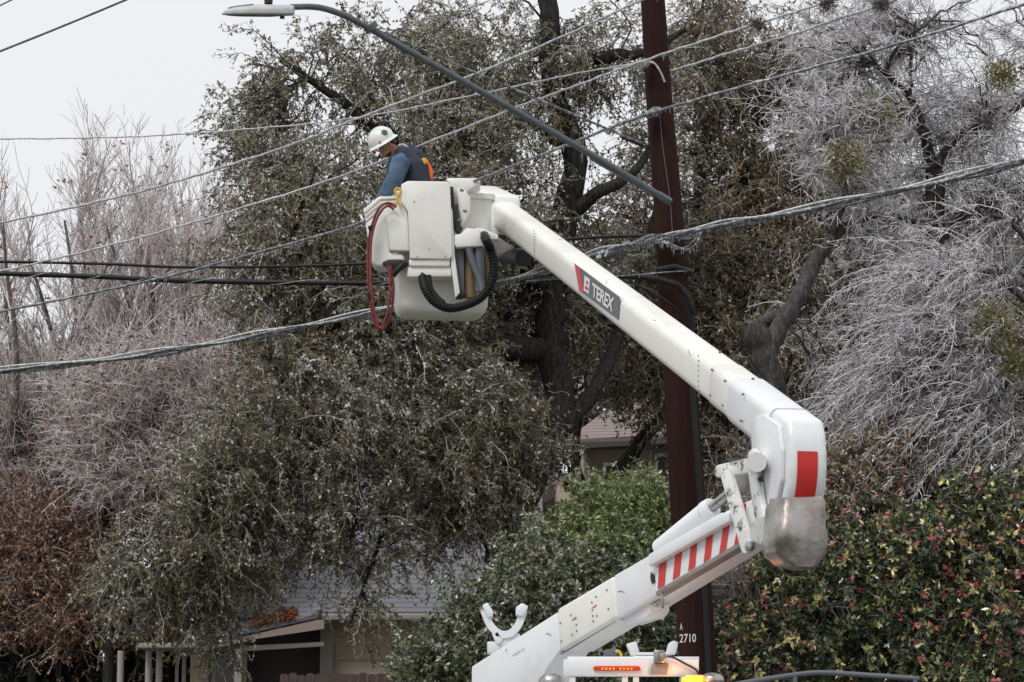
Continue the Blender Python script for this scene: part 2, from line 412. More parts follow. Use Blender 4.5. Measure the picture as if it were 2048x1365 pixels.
for x, y in ((1121, 1246), (1123, 1283), (1142, 1231), (1144, 1270), (1152, 1236), (1153, 1250), (1154, 1262), (1184, 1205), (1185, 1220), (1186, 1232), (1187, 1243), (1192, 1194), (1194, 1232), (1214, 1180), (1217, 1218)):
    MB().disc(lo(x, y, .014), nb, .008, .014, 8).build('bolt', M['bolt'], lower)
for x, y in ((1148, 1237), (1189, 1212)):
    MB().prism([lo(x - 4, y + 3, .016), lo(x + 4, y - 3, .016), lo(x + 4, y, .016), lo(x - 4, y + 5, .016)], nb * .002).build('marker_mark', M['pencil'], lower)
def txl(x, y): return lo(1024 + 24 * x + 1 * y, 1314.5 - 13 * x - 6 * y, .004)
text_obj('small_lettering', 'AA4SC73', txl, M['ink'], lower)
for q in (((1236, 1184), (1243, 1183), (1249, 1186)), ((1092, 1268), (1098, 1268), (1102, 1272)), ((1013, 1298), (1012, 1304)), ((1200, 1160), (1206, 1163))):
    MB().tube(smooth_path([lo(*z_, .001) for z_ in q], 4), .004, 6).build('scuff', M['bolt'], lower)
for q in (((1212, 560), (1214, 568)), ((1305, 640), (1311, 642)), ((1118, 480), (1124, 478)), ((1376, 700), (1380, 712)), ((1532, 852), (1536, 858))):
    MB().tube([side(*z_, .001) for z_ in q], .003, 6).build('scuff', M['bolt'], upper)
# bent bracket under the boom
MB().tube(smooth_path([lo(1322, 1186, .02), lo(1326, 1200, .03), lo(1325, 1216, .02)], 4), .012, 8).build('bracket', M['dustshade'], lower)
MB().tube([lo(1307, 1216, -.1), lo(1322, 1208, -.1)], .03, 10).build('roller', M['whitedirt'], lower)
MB().prism([lo(1303, 1145, .004), lo(1309, 1150, .004), lo(1311, 1165, .004), lo(1305, 1168, .004), lo(1302, 1156, .004)], nb * .01, .002).build('cover_plate', M['dark'], lower)
# lift cylinder over the lower boom, link arms
def lob(px, py, off): return lo(px, py, off)
c0, c1, c2 = lob(1322, 1098, -.18), lob(1426, 1014, -.18), lob(1462, 984, -.12)
cyl = MB(); d_ = (c1 - c0).normalized()
cyl.tube([c0, c1 - d_ * .02, c1], [.088, .088, .075], 20)
cyl = cyl.build('lift_cylinder', M['white'], truck)
MB().tube([c1 - d_ * .05, c2], .042, 14).build('piston_rod', M['steel'], cyl)
MB().tube([c1 - d_ * .10, c1 - d_ * .07], .094, 20).build('gland', M['white'], cyl)
def capsule(p, q, r0, r1, n_, th, bev=.008):
    d = (q - p).normalized(); s_ = n_.cross(d).normalized(); pts = []
    for k in range(9):
        ang = R(90 + 180 * k / 8); pts.append(p + (d * math.cos(ang) + s_ * math.sin(ang)) * r0)
    for k in range(9):
        ang = R(-90 + 180 * k / 8); pts.append(q + (d * math.cos(ang) + s_ * math.sin(ang)) * r1)
    return MB().prism(pts, n_ * th, bev)
n3 = (nb * .8 + Vector((0, -1, 0)) * .2).normalized()
lk = capsule(lob(1458, 948, .02), lob(1500, 1093, .06), .055, .062, n3, .05); lk = lk.build('link_arm', M['whitedirt'], truck)
lk2 = capsule(lob(1445, 943, .0), lob(1512, 930, -.05), .052, .06, n3, .045).build('rocker_arm', M['whitedirt'], truck)
MB().tube([lob(1437, 945, .04), lob(1460, 941, -.10)], .045, 14).build('pin', M['whitedirt'], lk2)
MB().disc(lob(1500, 1093, .10), n3, .04, .05, 14, .006).build('pin', M['steel'], lk)
MB().prism([lob(1472, 950, -.3), lob(1506, 946, -.3), lob(1500, 985, -.3), lob(1470, 1000, -.3)], nb * .06, .01).build('gusset', M['dustshade'], lk2)
# greasy pivot bracket between lower boom and knuckle
g = MB()
g.prism([side(*q, .04) for q in ((1508, 905), (1516, 897), (1523, 905), (1527, 960), (1534, 1010), (1546, 1045), (1552, 1085), (1545, 1102), (1536, 1090), (1520, 1030), (1512, 980), (1507, 940))], nL * .05, .012, 2)
g.build('pivot_plate', M['whitedirt'], arm)
g = MB(); g.prism([lo(*q, .02) for q in ((1494, 1004), (1522, 985), (1540, 1040), (1548, 1090), (1532, 1108), (1512, 1085), (1500, 1050))], -nb * .30, .02)
g.build('pivot_bracket', M['whitedirt'], lower)
MB().tube([side(1514, 925, .15), side(1514, 925, -.05)], .075, 16).build('pivot_pin', M['whitedirt'], arm)
MB().tube([side(1530, 1062, .13), side(1530, 1062, -.25)], .11, 18).build('elbow_hub', M['whitedirt'], arm)

# ---- boom rest beside the base
br = MB(); YR = 25.9
path = smooth_path([P(968, 1222, YR), P(981, 1252, YR), P(1000, 1269, YR), P(1021, 1268, YR), P(1037, 1250, YR), P(1048, 1222, YR)], 5)
rg = []
for i, p in enumerate(path):
    t = (path[min(i + 1, len(path) - 1)] - path[max(i - 1, 0)]).normalized(); n_ = Vector((t.z, 0, -t.x))
    rg.append([p + n_ * .035 + Vector((0, y, 0)) for y in (-.10, .10)] + [p - n_ * .035 + Vector((0, y, 0)) for y in (.10, -.10)])
br.loft(rg)
rest = br.build('boom_rest', M['white'], truck)
for q4 in (((964, 1211), (975, 1205), (987, 1224), (985, 1233), (976, 1236)), ((1032, 1215), (1044, 1206), (1057, 1213), (1046, 1234), (1031, 1230))):
    MB().prism([P(x, y, YR - .13) for x, y in q4], Vector((0, .26, 0)), .012).build('pad', M['white'], rest)
MB().box(P(1017, 1284, YR), .22, .16, .15, None, .01).build('post', M['white'], rest)
MB().prism([P(x, y, YR - .1) for x, y in ((984, 1268), (994, 1262), (1006, 1278), (1000, 1290), (992, 1288))], Vector((0, .12, 0)), .006).build('clamp', M['white'], rest)
MB().box(P(986, 1297, YR - .02), .11, .14, .12, None, .008).build('bracket_box', M['whitedirt'], rest)
MB().box(P(1012, 1345, YR), .14, .14, .5, None, .008).build('stem', M['dark'], rest)

# ---- rack over the cab with lamps
YC = 22.5
def F(x, y, d=0.): return P(x, y, YC + d)
rk = MB(); rk.prism([F(*q) for q in ((1127, 1319), (1398, 1319), (1398, 1350), (1380, 1353), (1127, 1353))], Vector((0, .09, 0)), .012, 2)
rack = rk.build('cab_rack', M['white'], truck)
MB().tube([F(1135, 1318.5, .3), F(1398, 1318.5, .3)], .02, 8).build('rear_rail', M['white'], rack)
lens = [F(1190 + 87 * k / 8, 1332.3, -.02) for k in range(9)] + [F(1280.5, 1334.5, -.02), F(1281.5, 1337, -.02), F(1280.5, 1339.5, -.02)] + [F(1277 - 87 * k / 8, 1341.8, -.02) for k in range(9)] + [F(1187, 1339.5, -.02), F(1186, 1337, -.02), F(1187, 1334.5, -.02)]
lamp = MB().prism(lens, Vector((0, .03, 0)), .004).build('marker_lamp', M['amber'], rack)
for k in range(8): MB().disc(F(1205 + k * 7.4 + (6 if k > 3 else 0), 1338 , -.024), (0, -1, 0), .0085, .012, 8).build('led', M['led'], lamp)
MB().prism([F(*q, -.03) for q in ((1304, 1328), (1337, 1328), (1334, 1349), (1300, 1349))], Vector((0, .04, 0)), .004).build('mount_plate', M['dustshade'], rack)
cmh = MB(); cmh.box(F(1318, 1314, -.02), .09, .09, .11, None, .012); cmh.disc(F(1326, 1315, -.07), (0, -1, 0), .035, .06, 14, .008)
cmh.tube([F(1310, 1322, -.03), F(1330, 1322, -.03)], .022, 8); cmh.build('work_lamp', M['steel'], rack)
cr = MB()
cr.prism([F(*q, .35) for q in ((1253, 1288), (1272, 1283), (1279, 1304), (1270, 1309), (1272, 1313), (1262, 1311))], Vector((0, .16, 0)), .012)
cr.prism([F(*q, .35) for q in ((1338, 1286), (1348, 1281), (1357, 1285), (1352, 1309), (1334, 1310), (1333, 1304))], Vector((0, .16, 0)), .012)
cr.prism([F(*q, .35) for q in ((1270, 1305), (1336, 1305), (1336, 1311), (1270, 1311))], Vector((0, .16, 0)), .008)
cr.prism([F(*q, .35) for q in ((1268, 1312), (1330, 1312), (1334, 1322), (1264, 1322))], Vector((0, .16, 0)), .004)
cr.build('boom_cradle', M['white'], truck)
MB().prism([F(*q, .5) for q in ((1207, 1301), (1233, 1296), (1236, 1322), (1209, 1322))], Vector((0, .12, 0)), .006).build('tool_box', M['greyshade'], truck)
MB().tube(smooth_path([F(1231, 1304, .42), F(1237, 1303, .42), F(1242, 1310, .42), F(1244, 1321, .42)], 5), .014, 8).build('yellow_hose', M['yellow'], truck)
MB().tube(smooth_path([F(1330, 1313, -.03), F(1348, 1316, -.03), F(1370, 1328, -.03), F(1392, 1340, -.03), F(1398, 1352, -.02)], 5), .009, 8).build('lamp_cord', M['dark'], truck)
for x in (1145, 1250, 1272, 1372): MB().box(F(x, 1385, .04), .05, .05, .30, None, .006).build('rack_post', M['whitedirt'], rack)
# amber beacon at the right end
be = MB(); be.box(F(1400, 1364, -.12), .34, .14, .10, None, .03, 3)
beacon = be.build('beacon_housing', M['steel'], truck)
MB().tube([F(1366, 1362, -.17), F(1372, 1361.5, -.19), F(1404, 1361.5, -.19), F(1411, 1362, -.17)], [.025, .045, .045, .025], 16).build('beacon_lens', M['beacon'], beacon)
MB().ball(F(1424, 1361, -.14), .085, 16, 10, (1.2, 1, .75)).build('chrome_cap', M['steel'], beacon)
ld = bpy.data.lights.new('beacon_glow', 'POINT'); ld.energy = 5; ld.color = (1, .36, .08); ld.shadow_soft_size = .05
lo_ = bpy.data.objects.new('beacon_glow', ld); COL.objects.link(lo_); lo_.location = F(1375, 1361, -.36) - truck.location; lo_.parent = truck
MB().ball(P(1102, 1366, 23.2), .085, 16, 10, (1.3, 1, 1)).build('mirror_dome', M['steel'], truck)

# ---- the truck below the picture's lower edge
cabx, caby = F(1262, 1340).x, 22.9
cb = MB(); cab_side = [Vector((cabx - 1.05, caby + y, z)) for y, z in ((-.9, .7), (-.9, 1.35), (-.45, 2.25), (.55, 2.3), (.7, .7))]
cb.prism(cab_side, Vector((2.1, 0, 0)), .06, 3)
cab = cb.build('cab', M['white'], truck)
MB().prism([Vector((cabx + s * .9, caby + y, z)) for s, y, z in ((-1, -.88, 1.40), (1, -.88, 1.40), (.93, -.47, 2.18), (-.93, -.47, 2.18))], Vector((0, -.02, .01))).build('windshield', M['glass'], cab)
MB().box((cabx, caby - 1.35, 1.0), 1.9, 1.0, .7, None, .08, 3).build('hood', M['white'], cab)
MB().box((cabx, caby - 1.88, .95), 1.1, .06, .4, None, .02).build('grille', M['dark'], cab)
for s in (-1, 1): MB().disc((cabx + s * .75, caby - 1.87, .98), (0, -1, 0), .11, .08, 18, .01).build('headlight', M['glass'], cab)
MB().box((cabx, caby - 1.95, .55), 2.2, .15, .25, None, .03).build('bumper', M['dark'], truck)
MB().box((cabx - .1, caby + 3.2, 1.0), 2.3, 4.8, .8, None, .04).build('utility_body', M['white'], truck)
for sx in (-1, 1):
    for yy in (-1.35, 3.9):
        wl = MB(); wl.disc((cabx + sx * .95, caby + yy, .48), (1, 0, 0), .48, .30, 28, .04); wl = wl.build('wheel', M['black'], truck)
        MB().disc((cabx + sx * 1.06, caby + yy, .48), (1, 0, 0), .27, .12, 20, .02).build('rim', M['steel'], wl)
tb_ = P(1000, 1450, 25.0)
MB().tube([Vector((tb_.x, tb_.y, 1.3)), Vector((tb_.x, tb_.y, tb_.z))], [.42, .34], 24).build('turret', M['white'], truck)

# ================================================================== bucket end of the boom
YB = 29.45
def G(x, y, d=0.): return P(x, y, YB + d)
def z1(x, y): return (680 + x / 2.9675, 220 + y / 2.9675)
back = Vector((0, 1, 0))
def gp(name, m, pts, d, th, bev=.012, parent=truck, seg=2, zoom=True):
    pts = [z1(*q) for q in pts] if zoom else pts
    return MB().prism([G(*q, d) for q in pts], back * th, bev, seg).build(name, m, parent)
# bracket housing round the boom tip (in the boom's own side plane)
hs = MB(); hs.prism([side(*q, .035) for q in ((978, 391), (981, 470), (964, 463), (950, 456), (934, 443), (943, 420), (941, 395), (935, 370))], -nL * (WB + .075), .03, 3)
hs = hs.build('tip_housing', M['cream'], truck)
for x, y in ((968, 421), (959, 440)): MB().disc(side(x, y, .037), nL, .013, .012, 8).build('bolt', M['bolt'], hs)
# bucket: rounded open tub
bc = P(882, 520, 30.15); zt, zb = P(882, 398, 30.15).z, P(882, 634, 30.15).z
ba1 = Vector((.985, .17, 0)); ba2 = Vector((-.17, .985, 0))
rings = []
for z_, sx, sy in ((zb, .88, .50), (zb + .03, .96, .58), (zb + .10, 1.01, .62), (zt - .06, 1.10, .68), (zt - .06, 1.16, .74), (zt, 1.16, .74), (zt, 1.06, .64), (zb + .12, .96, .56), (zb + .08, .9, .5)):
    rings.append(rrect(Vector((bc.x, bc.y, z_)), ba2, ba1, sy, sx, .11, 6))
bucket = MB().loft(rings).build('bucket', M['cream'], truck, angle=45)
# cover panel in front and its stepped foot
gp('bucket_cover', M['cream'], ((362, 442), (402, 421), (634, 424), (652, 440), (660, 600), (667, 868), (650, 886), (414, 882), (402, 600), (362, 545)), 0, .16, .014)
cvr = gp('cover_foot', M['cream'], ((408, 886), (654, 886), (652, 930), (410, 928)), .03, .20, .02)
gp('cover_foot_step', M['cream'], ((398, 930), (660, 930), (664, 990), (396, 992)), .06, .22, .02, cvr)
for q in ((440, 545), (530, 825), (458, 872), (626, 872)): MB().disc(G(*z1(*q), -.002), (0, -1, 0), .008, .012, 8).build('bolt', M['bolt'], cvr)
gp('valve_cover', M['cream'], ((277, 628), (362, 548), (400, 590), (412, 836), (296, 832), (281, 700)), .06, .16, .014)
tray = gp('tool_apron', M['cream'], ((150, 668), (280, 560), (340, 560), (296, 660), (296, 850), (380, 855), (384, 900), (300, 930), (215, 932), (185, 905), (158, 720)), .10, .34, .035, seg=3)
gp('apron_opening', M['dark'], ((250, 905), (285, 888), (360, 886), (392, 900), (370, 925), (300, 934), (255, 925)), .085, .3, .01, tray)
for k, (dx, dy) in enumerate(((0, 0), (5, 24), (10, 48))):
    gp('rim_rib', M['cream'], ((136 + dx, 592 + dy), (232 + dx, 514 + dy), (334, 512 + dy), (338, 530 + dy), (244 + dx, 534 + dy), (146 + dx, 618 + dy)), .07 + .012 * k, .42, .012, tray)
gp('rim_wall', M['cream'], ((146, 600), (236, 525), (338, 522), (345, 600), (280, 640), (158, 690)), .12, .36, .02, tray)
# plates and gap between cover and boom tip
gp('rear_cover', M['cream'], ((628, 412), (640, 404), (822, 404), (832, 414), (834, 440), (760, 480), (700, 560), (660, 560), (650, 440)), .22, .34, .014)
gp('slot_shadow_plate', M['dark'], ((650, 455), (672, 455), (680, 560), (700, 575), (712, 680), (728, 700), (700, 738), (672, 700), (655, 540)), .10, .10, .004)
gp('upright_plate', M['cream'], ((654, 560), (668, 600), (680, 860), (712, 1085), (684, 1116), (660, 930)), .04, .05, .006)
hub = MB(); hub.tube([side(934, 418, .10), side(934, 418, -.22)], [.20, .20], 26); hub = hub.build('rotator_hub', M['cream'], truck)
MB().disc(side(934, 418, .11), nL, .15, .05, 26, .01).build('hub_cap', M['cream'], hub)
for q in ((722, 478), (712, 655), (742, 602)): MB().disc(G(*z1(*q), .05), (-1, -1, 0), .016, .04, 8).build('bolt', M['bolt'], hub)
gp('hub_bracket', M['cream'], ((690, 470), (740, 470), (776, 520), (774, 600), (740, 660), (716, 690), (704, 600)), .18, .2, .02)
gp('shelf_bracket', M['cream'], ((678, 740), (718, 736), (750, 700), (820, 708), (850, 770), (852, 808), (690, 818), (678, 800)), .05, .34, .016)
gp('leveling_link', M['cream'], ((800, 700), (842, 700), (940, 742), (940, 770), (870, 770), (820, 730)), .25, .14, .016)
# leveling cylinder, posts and lines under the shelf
MB().tube([G(*z1(772, 815), .25), G(*z1(772, 1118), .25)], .072, 16).build('leveling_cylinder', M['brown'], truck)
MB().tube([G(*z1(858, 820), .32), G(*z1(880, 1060), .32)], .035, 12).build('leveling_cylinder', M['brown'], truck)
gp('dark_post', M['greyshade'], ((686, 822), (734, 822), (740, 1095), (708, 1100)), .16, .06, .006)
gp('base_shoe', M['dark'], ((686, 1114), (712, 1072), (744, 1072), (744, 1104), (712, 1118)), .10, .12, .006)
MB().tube(smooth_path([G(*z1(762, 812), .1), G(*z1(785, 900), .1), G(*z1(825, 1000), .1), G(*z1(850, 1085), .08)], 6), .042, 12).build('rubber_hose', M['greyshade'], truck)
MB().tube([G(*z1(825, 815), .14), G(*z1(830, 1080), .14)], .055, 12).build('rubber_hose', M['greyshade'], truck)
# big corrugated hose
pth = smooth_path([side(964, 461, .02), G(*z1(862, 760), -.05), G(*z1(896, 840), -.06), G(*z1(912, 940), -.06), G(*z1(892, 1040), -.06), G(*z1(835, 1115), -.06), G(*z1(740, 1162), -.06), G(*z1(640, 1176), -.06),
                   G(*z1(555, 1135), -.06), G(*z1(505, 1060), -.04), G(*z1(490, 985), .1)], 22)
MB().tube(pth, [.046 + (.007 if (k % 4) < 2 else 0) for k in range(len(pth))], 14).build('corrugated_hose', M['black'], truck)
MB().tube(smooth_path([G(*z1(522, 985), .02), G(*z1(535, 1060), .0), G(*z1(575, 1115), -.02), G(*z1(615, 1150), -.04)], 8), .036, 12).build('inner_hose', M['black'], truck)
MB().tube(smooth_path([G(*z1(312, 985), .02), G(*z1(345, 945), .02), G(*z1(392, 910), .06)], 8), .036, 10).build('inner_hose', M['black'], truck)
# red hydraulic hoses hanging in a loop
for o_, dp, w in ((0, 0, 0), (15, .05, 22)):
    q = [(335 - o_, 578 + o_), (285, 553 + o_), (235 + o_, 580 + o_), (198 + o_, 660), (170 + o_, 780), (166 + o_, 950), (176 + o_ * .8, 1100), (198 + o_, 1230), (236, 1306 - w * .5), (280 - w, 1270), (308 - w, 1180), (318 - w, 1060), (306 - o_, 960), (300 - o_, 925)]
    MB().tube(smooth_path([G(*z1(*x), .0 - dp) for x in q], 8), .0150, 10).build('red_hose', M['hosered'], truck)
MB().tube([G(*z1(178, 1085), -.03), G(*z1(180, 1120), -.03)], .032, 12).build('hose_clamp', M['black'], truck)
MB().tube([G(*z1(180, 690), -.03), G(*z1(186, 712), -.03)], .030, 12).build('hose_clamp', M['black'], truck)
# dark gear under the boom tip
MB().tube([side(985, 500, -.35), side(1047, 517, -.35)], [.13, .10], 16).build('tip_winch', M['dark'], truck)
gp('winch_guard', M['dustshade'], ((872, 760), (935, 750), (1010, 800), (1040, 815), (940, 870), (905, 850)), .55, .12, .01)

# ================================================================== line worker
YP = 30.05
worker = thing('person', 'lineman in white hard hat and navy vest leaning over the bucket rim', 'person', P(842, 610, YP))
def pp(x, y, d=0.): return P(x, y, YP + d)
def remesh(o, vox, sm=6):
    r = o.modifiers.new('r', 'REMESH'); r.mode = 'VOXEL'; r.voxel_size = vox; r.use_smooth_shade = True
    s = o.modifiers.new('s', 'SMOOTH'); s.iterations = sm; s.factor = .5
body = MB()
HC = pp(773, 291)
face = Vector((-.78, -.35, -.52)).normalized(); hup = Vector((-.52, -.22, .82)); hup = (hup - face * hup.dot(face)).normalized(); hside = face.cross(hup)
HM = Matrix((( face.x, hside.x, hup.x, 0), (face.y, hside.y, hup.y, 0), (face.z, hside.z, hup.z, 0), (0, 0, 0, 1)))
body.ball(HC, .1, 20, 14, (1.0, .78, 1.15), HM)
body.ball(HC + face * .03 - hup * .07, .07, 14, 10, (1.0, .85, .9), HM)          # jaw
body.ball(HC + face * .105 - hup * .02, .018, 8, 6, (1.1, .8, 1.5), HM)           # nose
for s in (-1, 1): body.ball(HC + hside * s * .078 - hup * .01, .026, 8, 6, (.6, .35, 1), HM)
body.tube([HC - hup * .05 - face * .03, pp(797, 306)], [.058, .062], 12)
body.tube([pp(797, 303), pp(815, 330), pp(832, 380), pp(842, 420)], [.10, .17, .16, .17], 16)
for s, dx in ((-1, 0), (1, 6)):
    body.tube([pp(842 + dx, 415, s * .1), pp(836 + dx, 510, s * .12), pp(842 + dx, 600, s * .12)], [.10, .07, .045], 12)
    body.box(pp(834 + dx, 606, s * .12), .27, .1, .08, None, .03)
def hand(o, wr, d, n_, s):
    d = d.normalized(); sd_ = d.cross(n_).normalized() * s
    o.tube([wr - d * .05, wr, wr + d * .04, wr + d * .09], [.030, .030, .040, .036], 10)
    for k, ln in enumerate((.070, .080, .074, .058)):
        b0 = wr + d * .085 + sd_ * (.030 - .020 * k)
        o.tube([b0, b0 + d * ln * .4, b0 + d * ln * .7 + n_ * .012, b0 + d * ln * .75 + n_ * .045], [.0105, .010, .009, .008], 7)
    b0 = wr + d * .03 + sd_ * .035
    o.tube([b0, b0 + sd_ * .02 + d * .03, b0 + sd_ * .015 + d * .06 + n_ * .03], [.013, .011, .009], 7)
armN = [pp(804, 322, -.24), pp(790, 358, -.29), pp(766, 394, -.24)]; armF = [pp(800, 316, .19), pp(786, 360, .2), pp(764, 402, .14)]
for ar_, s in ((armN, 1), (armF, -1)):
    body.tube([ar_[0], ar_[1], ar_[2]], [.06, .045, .032], 12)
    hand(body, ar_[2], ar_[2] - ar_[1], Vector((-.6, -.2 * s, -.7)).normalized(), s)
bo = body.build('body', M['skin'], worker); remesh(bo, .008, 3)
# shirt: torso and both sleeves as one garment
sh = MB()
sh.tube([pp(795, 299), pp(800, 305), pp(812, 325), pp(824, 352), pp(833, 385), pp(838, 420)], [.07, .10, .15, .165, .16, .16], 20)
sh.ball(pp(806, 322, -.15), .105, 12, 9); sh.ball(pp(804, 318, .13), .105, 12, 9)
for ar_ in (armN, armF):
    sh.tube([ar_[0] + Vector((.0, 0, .02)), ar_[0] * .5 + ar_[1] * .5 + Vector((-.005, 0, 0)), ar_[1], ar_[2] + (ar_[1] - ar_[2]) * .06], [.115, .110, .098, .072], 14)
so_ = sh.build('shirt', M['denim'], worker); remesh(so_, .016, 6)
ve = MB()
ve.tube([pp(797, 298), pp(803, 304), pp(816, 322), pp(826, 348), pp(836, 380), pp(843, 425)], [.095, .145, .205, .215, .205, .21], 20)
ve.tube([pp(799, 300, -.08), pp(810, 306, -.14), pp(828, 330, -.16), pp(838, 375, -.12)], [.06, .085, .11, .12], 12)
vo = ve.build('vest', M['navy'], worker); remesh(vo, .016, 5)
tr = MB()
tr.tube([pp(840, 400), pp(843, 430)], [.185, .17], 16)
for s, dx in ((-1, 0), (1, 6)): tr.tube([pp(842 + dx, 415, s * .1), pp(836 + dx, 510, s * .12), pp(842 + dx, 598, s * .12)], [.13, .10, .08], 12)
to = tr.build('trousers', M['navy'], worker); remesh(to, .018, 3)
MB().ball(HC + face * .028 - hup * .088, .060, 14, 10, (1.05, .95, .75), HM).build('beard', M['beard'], worker)
MB().ball(HC - face * .035 + hup * .03, .1, 14, 10, (.9, .82, .95), HM).build('hair', M['beard'], worker)
# hard hat
up_ = Vector((-.50, -.30, .81)).normalized(); fr_ = (Vector((-.82, -.05, -.5)) - up_ * Vector((-.82, -.05, -.5)).dot(up_)).normalized(); sd2 = up_.cross(fr_)
hc = pp(766, 285); rings = []
for k in range(13):
    an = R(90 * k / 12); r_ = .142 * math.cos(an) ** .9 if k < 12 else .004; zz = .165 * math.sin(an)
    rings.append([hc + up_ * (zz + .012) + fr_ * (math.cos(R(12 * j)) * r_ * 1.10) + sd2 * (math.sin(R(12 * j)) * r_) for j in range(30)])
hat = MB().loft(rings[::-1]).build('hard_hat', M['helmet'], worker, angle=60)
rg = []
for r_, zz in ((.135, .02), (.148, .014), (.170, -.008), (.176, -.014), (.170, -.018), (.13, .0)):
    rg.append([hc + up_ * zz + fr_ * (math.cos(R(12 * j)) * r_ * 1.07) + sd2 * (math.sin(R(12 * j)) * r_) for j in range(30)])
MB().loft(rg, False).build('brim', M['helmet'], hat, angle=60)
rib = MB(); rib.tube([hc + up_ * (.012 + .168 * math.sin(R(a_))) + fr_ * (.158 * math.cos(R(a_))) for a_ in range(8, 173, 12)], .010, 8); rib.build('ridge', M['helmet'], hat)
def sticker(px, py, r_, m):
    d = (pp(px, py) - CAM).normalized(); lo_d, hi_d = 28., 31.; c = hc + up_ * .012
    # march to the shell of the hat
    s_ = 28.5
    for _ in range(4000):
        q = CAM + d * s_; v = q - c; e = (v.dot(fr_) / .158) ** 2 + (v.dot(sd2) / .144) ** 2 + (max(0, v.dot(up_)) / .167) ** 2
        if e < 1.02: break
        s_ += .001
    n_ = (q - c).normalized(); MB().disc(q, n_, r_, .012, 18, .002).build('sticker', m, hat)
sticker(769, 265, .036, M['green']); sticker(760, 285, .017, M['pinkst'])
# fall-arrest harness at the back
MB().tube(smooth_path([pp(797, 293, -.12), pp(808, 291, -.13), pp(822, 305, -.16)], 5), [.02] * 11, 8).build('harness_strap', M['strapgrey'], worker)
MB().tube(smooth_path([pp(846, 333, -.1), pp(851, 350, -.14), pp(854, 366, -.14)], 5), .013, 8).build('harness_strap', M['strapgrey'], worker)
MB().tube(smooth_path([pp(843, 322, -.06), pp(852, 325, -.08), pp(858, 335, -.08), pp(861, 348, -.08), pp(860, 362, -.08)], 6), .030, 10).build('lanyard', M['orange'], worker)
MB().disc(pp(848, 323, -.14), (0, -1, 0), .040, .03, 12, .008).build('shock_pack', M['yellow'], worker)
MB().tube(smooth_path([G(*q) for q in ((797, 392), (790, 384), (794, 377), (801, 380), (799, 389), (795, 398), (798, 408), (801, 414))], 5), .014, 8).build('yellow_hook', M['yellow'], truck)

# ================================================================== ground
def gz(y): return float(np.interp(y, [0, 27, 34, 60, 400], [0, 0, 1.5, 2.0, 2.0]))
me = bpy.data.meshes.new('ground'); ys = [-300, -60, -20, 0, 10, 20, 27, 29, 31, 34, 40, 50, 60, 90, 200, 1500]; xs = [-1500, -200, -60, -20, 0, 20, 60, 200, 1500]
me.from_pydata([(x, y, gz(y) if y > 0 else 0) for y in ys for x in xs], [], [[j * len(xs) + i, j * len(xs) + i + 1, (j + 1) * len(xs) + i + 1, (j + 1) * len(xs) + i] for j in range(len(ys) - 1) for i in range(len(xs) - 1)])
link('ground', me, mat('frosty_lawn', (.06, .065, .035), .9, col2=(.13, .12, .09), nscale=2, bump=.3, bscale=30))['kind'] = 'structure'
me = bpy.data.meshes.new('road'); me.from_pydata([(-200, 15, .004), (200, 15, .004), (200, 26, .004), (-200, 26, .004)], [], [[0, 1, 2, 3]])
link('road', me, mat('wet_asphalt', (.05, .05, .052), .5, col2=(.035, .035, .037), nscale=6))['kind'] = 'structure'

# ================================================================== utility pole
YPO = 28.0
prof = [(1305.5, 0), (1320.5, 228), (1335, 400), (1360, 750), (1378, 1050), (1397, 1340)]
wid = [(48, 0), (53, 228), (57, 400), (67, 750), (71, 1050), (76, 1340)]
ctr = [P(x, y, YPO) for x, y in prof]; rr = [w / 2 / FPX * (c - CAM).length for (w, _), c in zip(wid, ctr)]
top = ctr[0] + (ctr[0] - ctr[1]) * .9; bot = ctr[-1] + (ctr[-1] - ctr[-2]) * ((ctr[-1].z + .6) / (ctr[-2].z - ctr[-1].z))
pole = thing('utility_pole', 'tall dark creosoted wooden utility pole numbered in white near its base', 'utility pole', (bot.x, bot.y, 0))
shaft = MB(); pth = smooth_path([bot] + ctr[::-1] + [top], 8); rs = np.interp([p.z for p in pth], [bot.z] + [c.z for c in ctr[::-1]] + [top.z], [rr[-1] * 1.08] + rr[::-1] + [rr[0] * .95])
shaft.tube(pth, list(rs), 40); shaft = shaft.build('shaft', M['pole'], pole, angle=60)
def onpole(px, py, lift=.002):
    """nearest point of the pole's front surface along the pixel ray"""
    y0 = np.interp(py, [q[1] for q in prof], [q[0] for q in prof]); w = np.interp(py, [q[1] for q in wid], [q[0] for q in wid]) / 2
    r_ = w / FPX * 28.3 + lift; f = max(-.99, min(.99, (px - y0) / w)); q = P(y0, py, YPO)
    return Vector((q.x + f * r_, q.y - math.sqrt(1 - f * f) * r_, q.z))
def txp(x0, x1, y0, y1): return lambda x, y: onpole(x0 + (x1 - x0) * x, y1 + (y0 - y1) * y, .004)
o = text_obj('pole_number', '2710', txp(1359, 1389.5, 1270, 1287), M['digit'], pole, bold=.01)
text_obj('pole_letter', 'A', txp(1359.5, 1364.5, 1248, 1262), M['digit'], pole)
MB().tube(smooth_path([onpole(1318, 236, .01), onpole(1324, 300, .01), onpole(1335, 380, .01), onpole(1341, 440, .01), onpole(1345, 520, .01)], 5), .0038, 6).build('ground_wire', M['wirethin'], pole)
MB().tube(smooth_path([onpole(1292, 125, .04), onpole(1308, 135, .04), onpole(1318, 152, .04), onpole(1326, 172, .03)], 5), .011, 6).build('dead_end_tail', M['icewire'], pole)
MB().tube([onpole(1320, 543, .02), onpole(1345, 540, .04), P(1385, 545, 27.9)], .03, 8).build('cable_bracket', M['dark'], pole)
cl = MB(); cl.tube([P(1278, 132, 27.8), P(1292, 127, 27.78), P(1300, 122, 27.75)], [.035, .05, .03], 10); cl.build('wire_clamp', M['icewire'], pole)
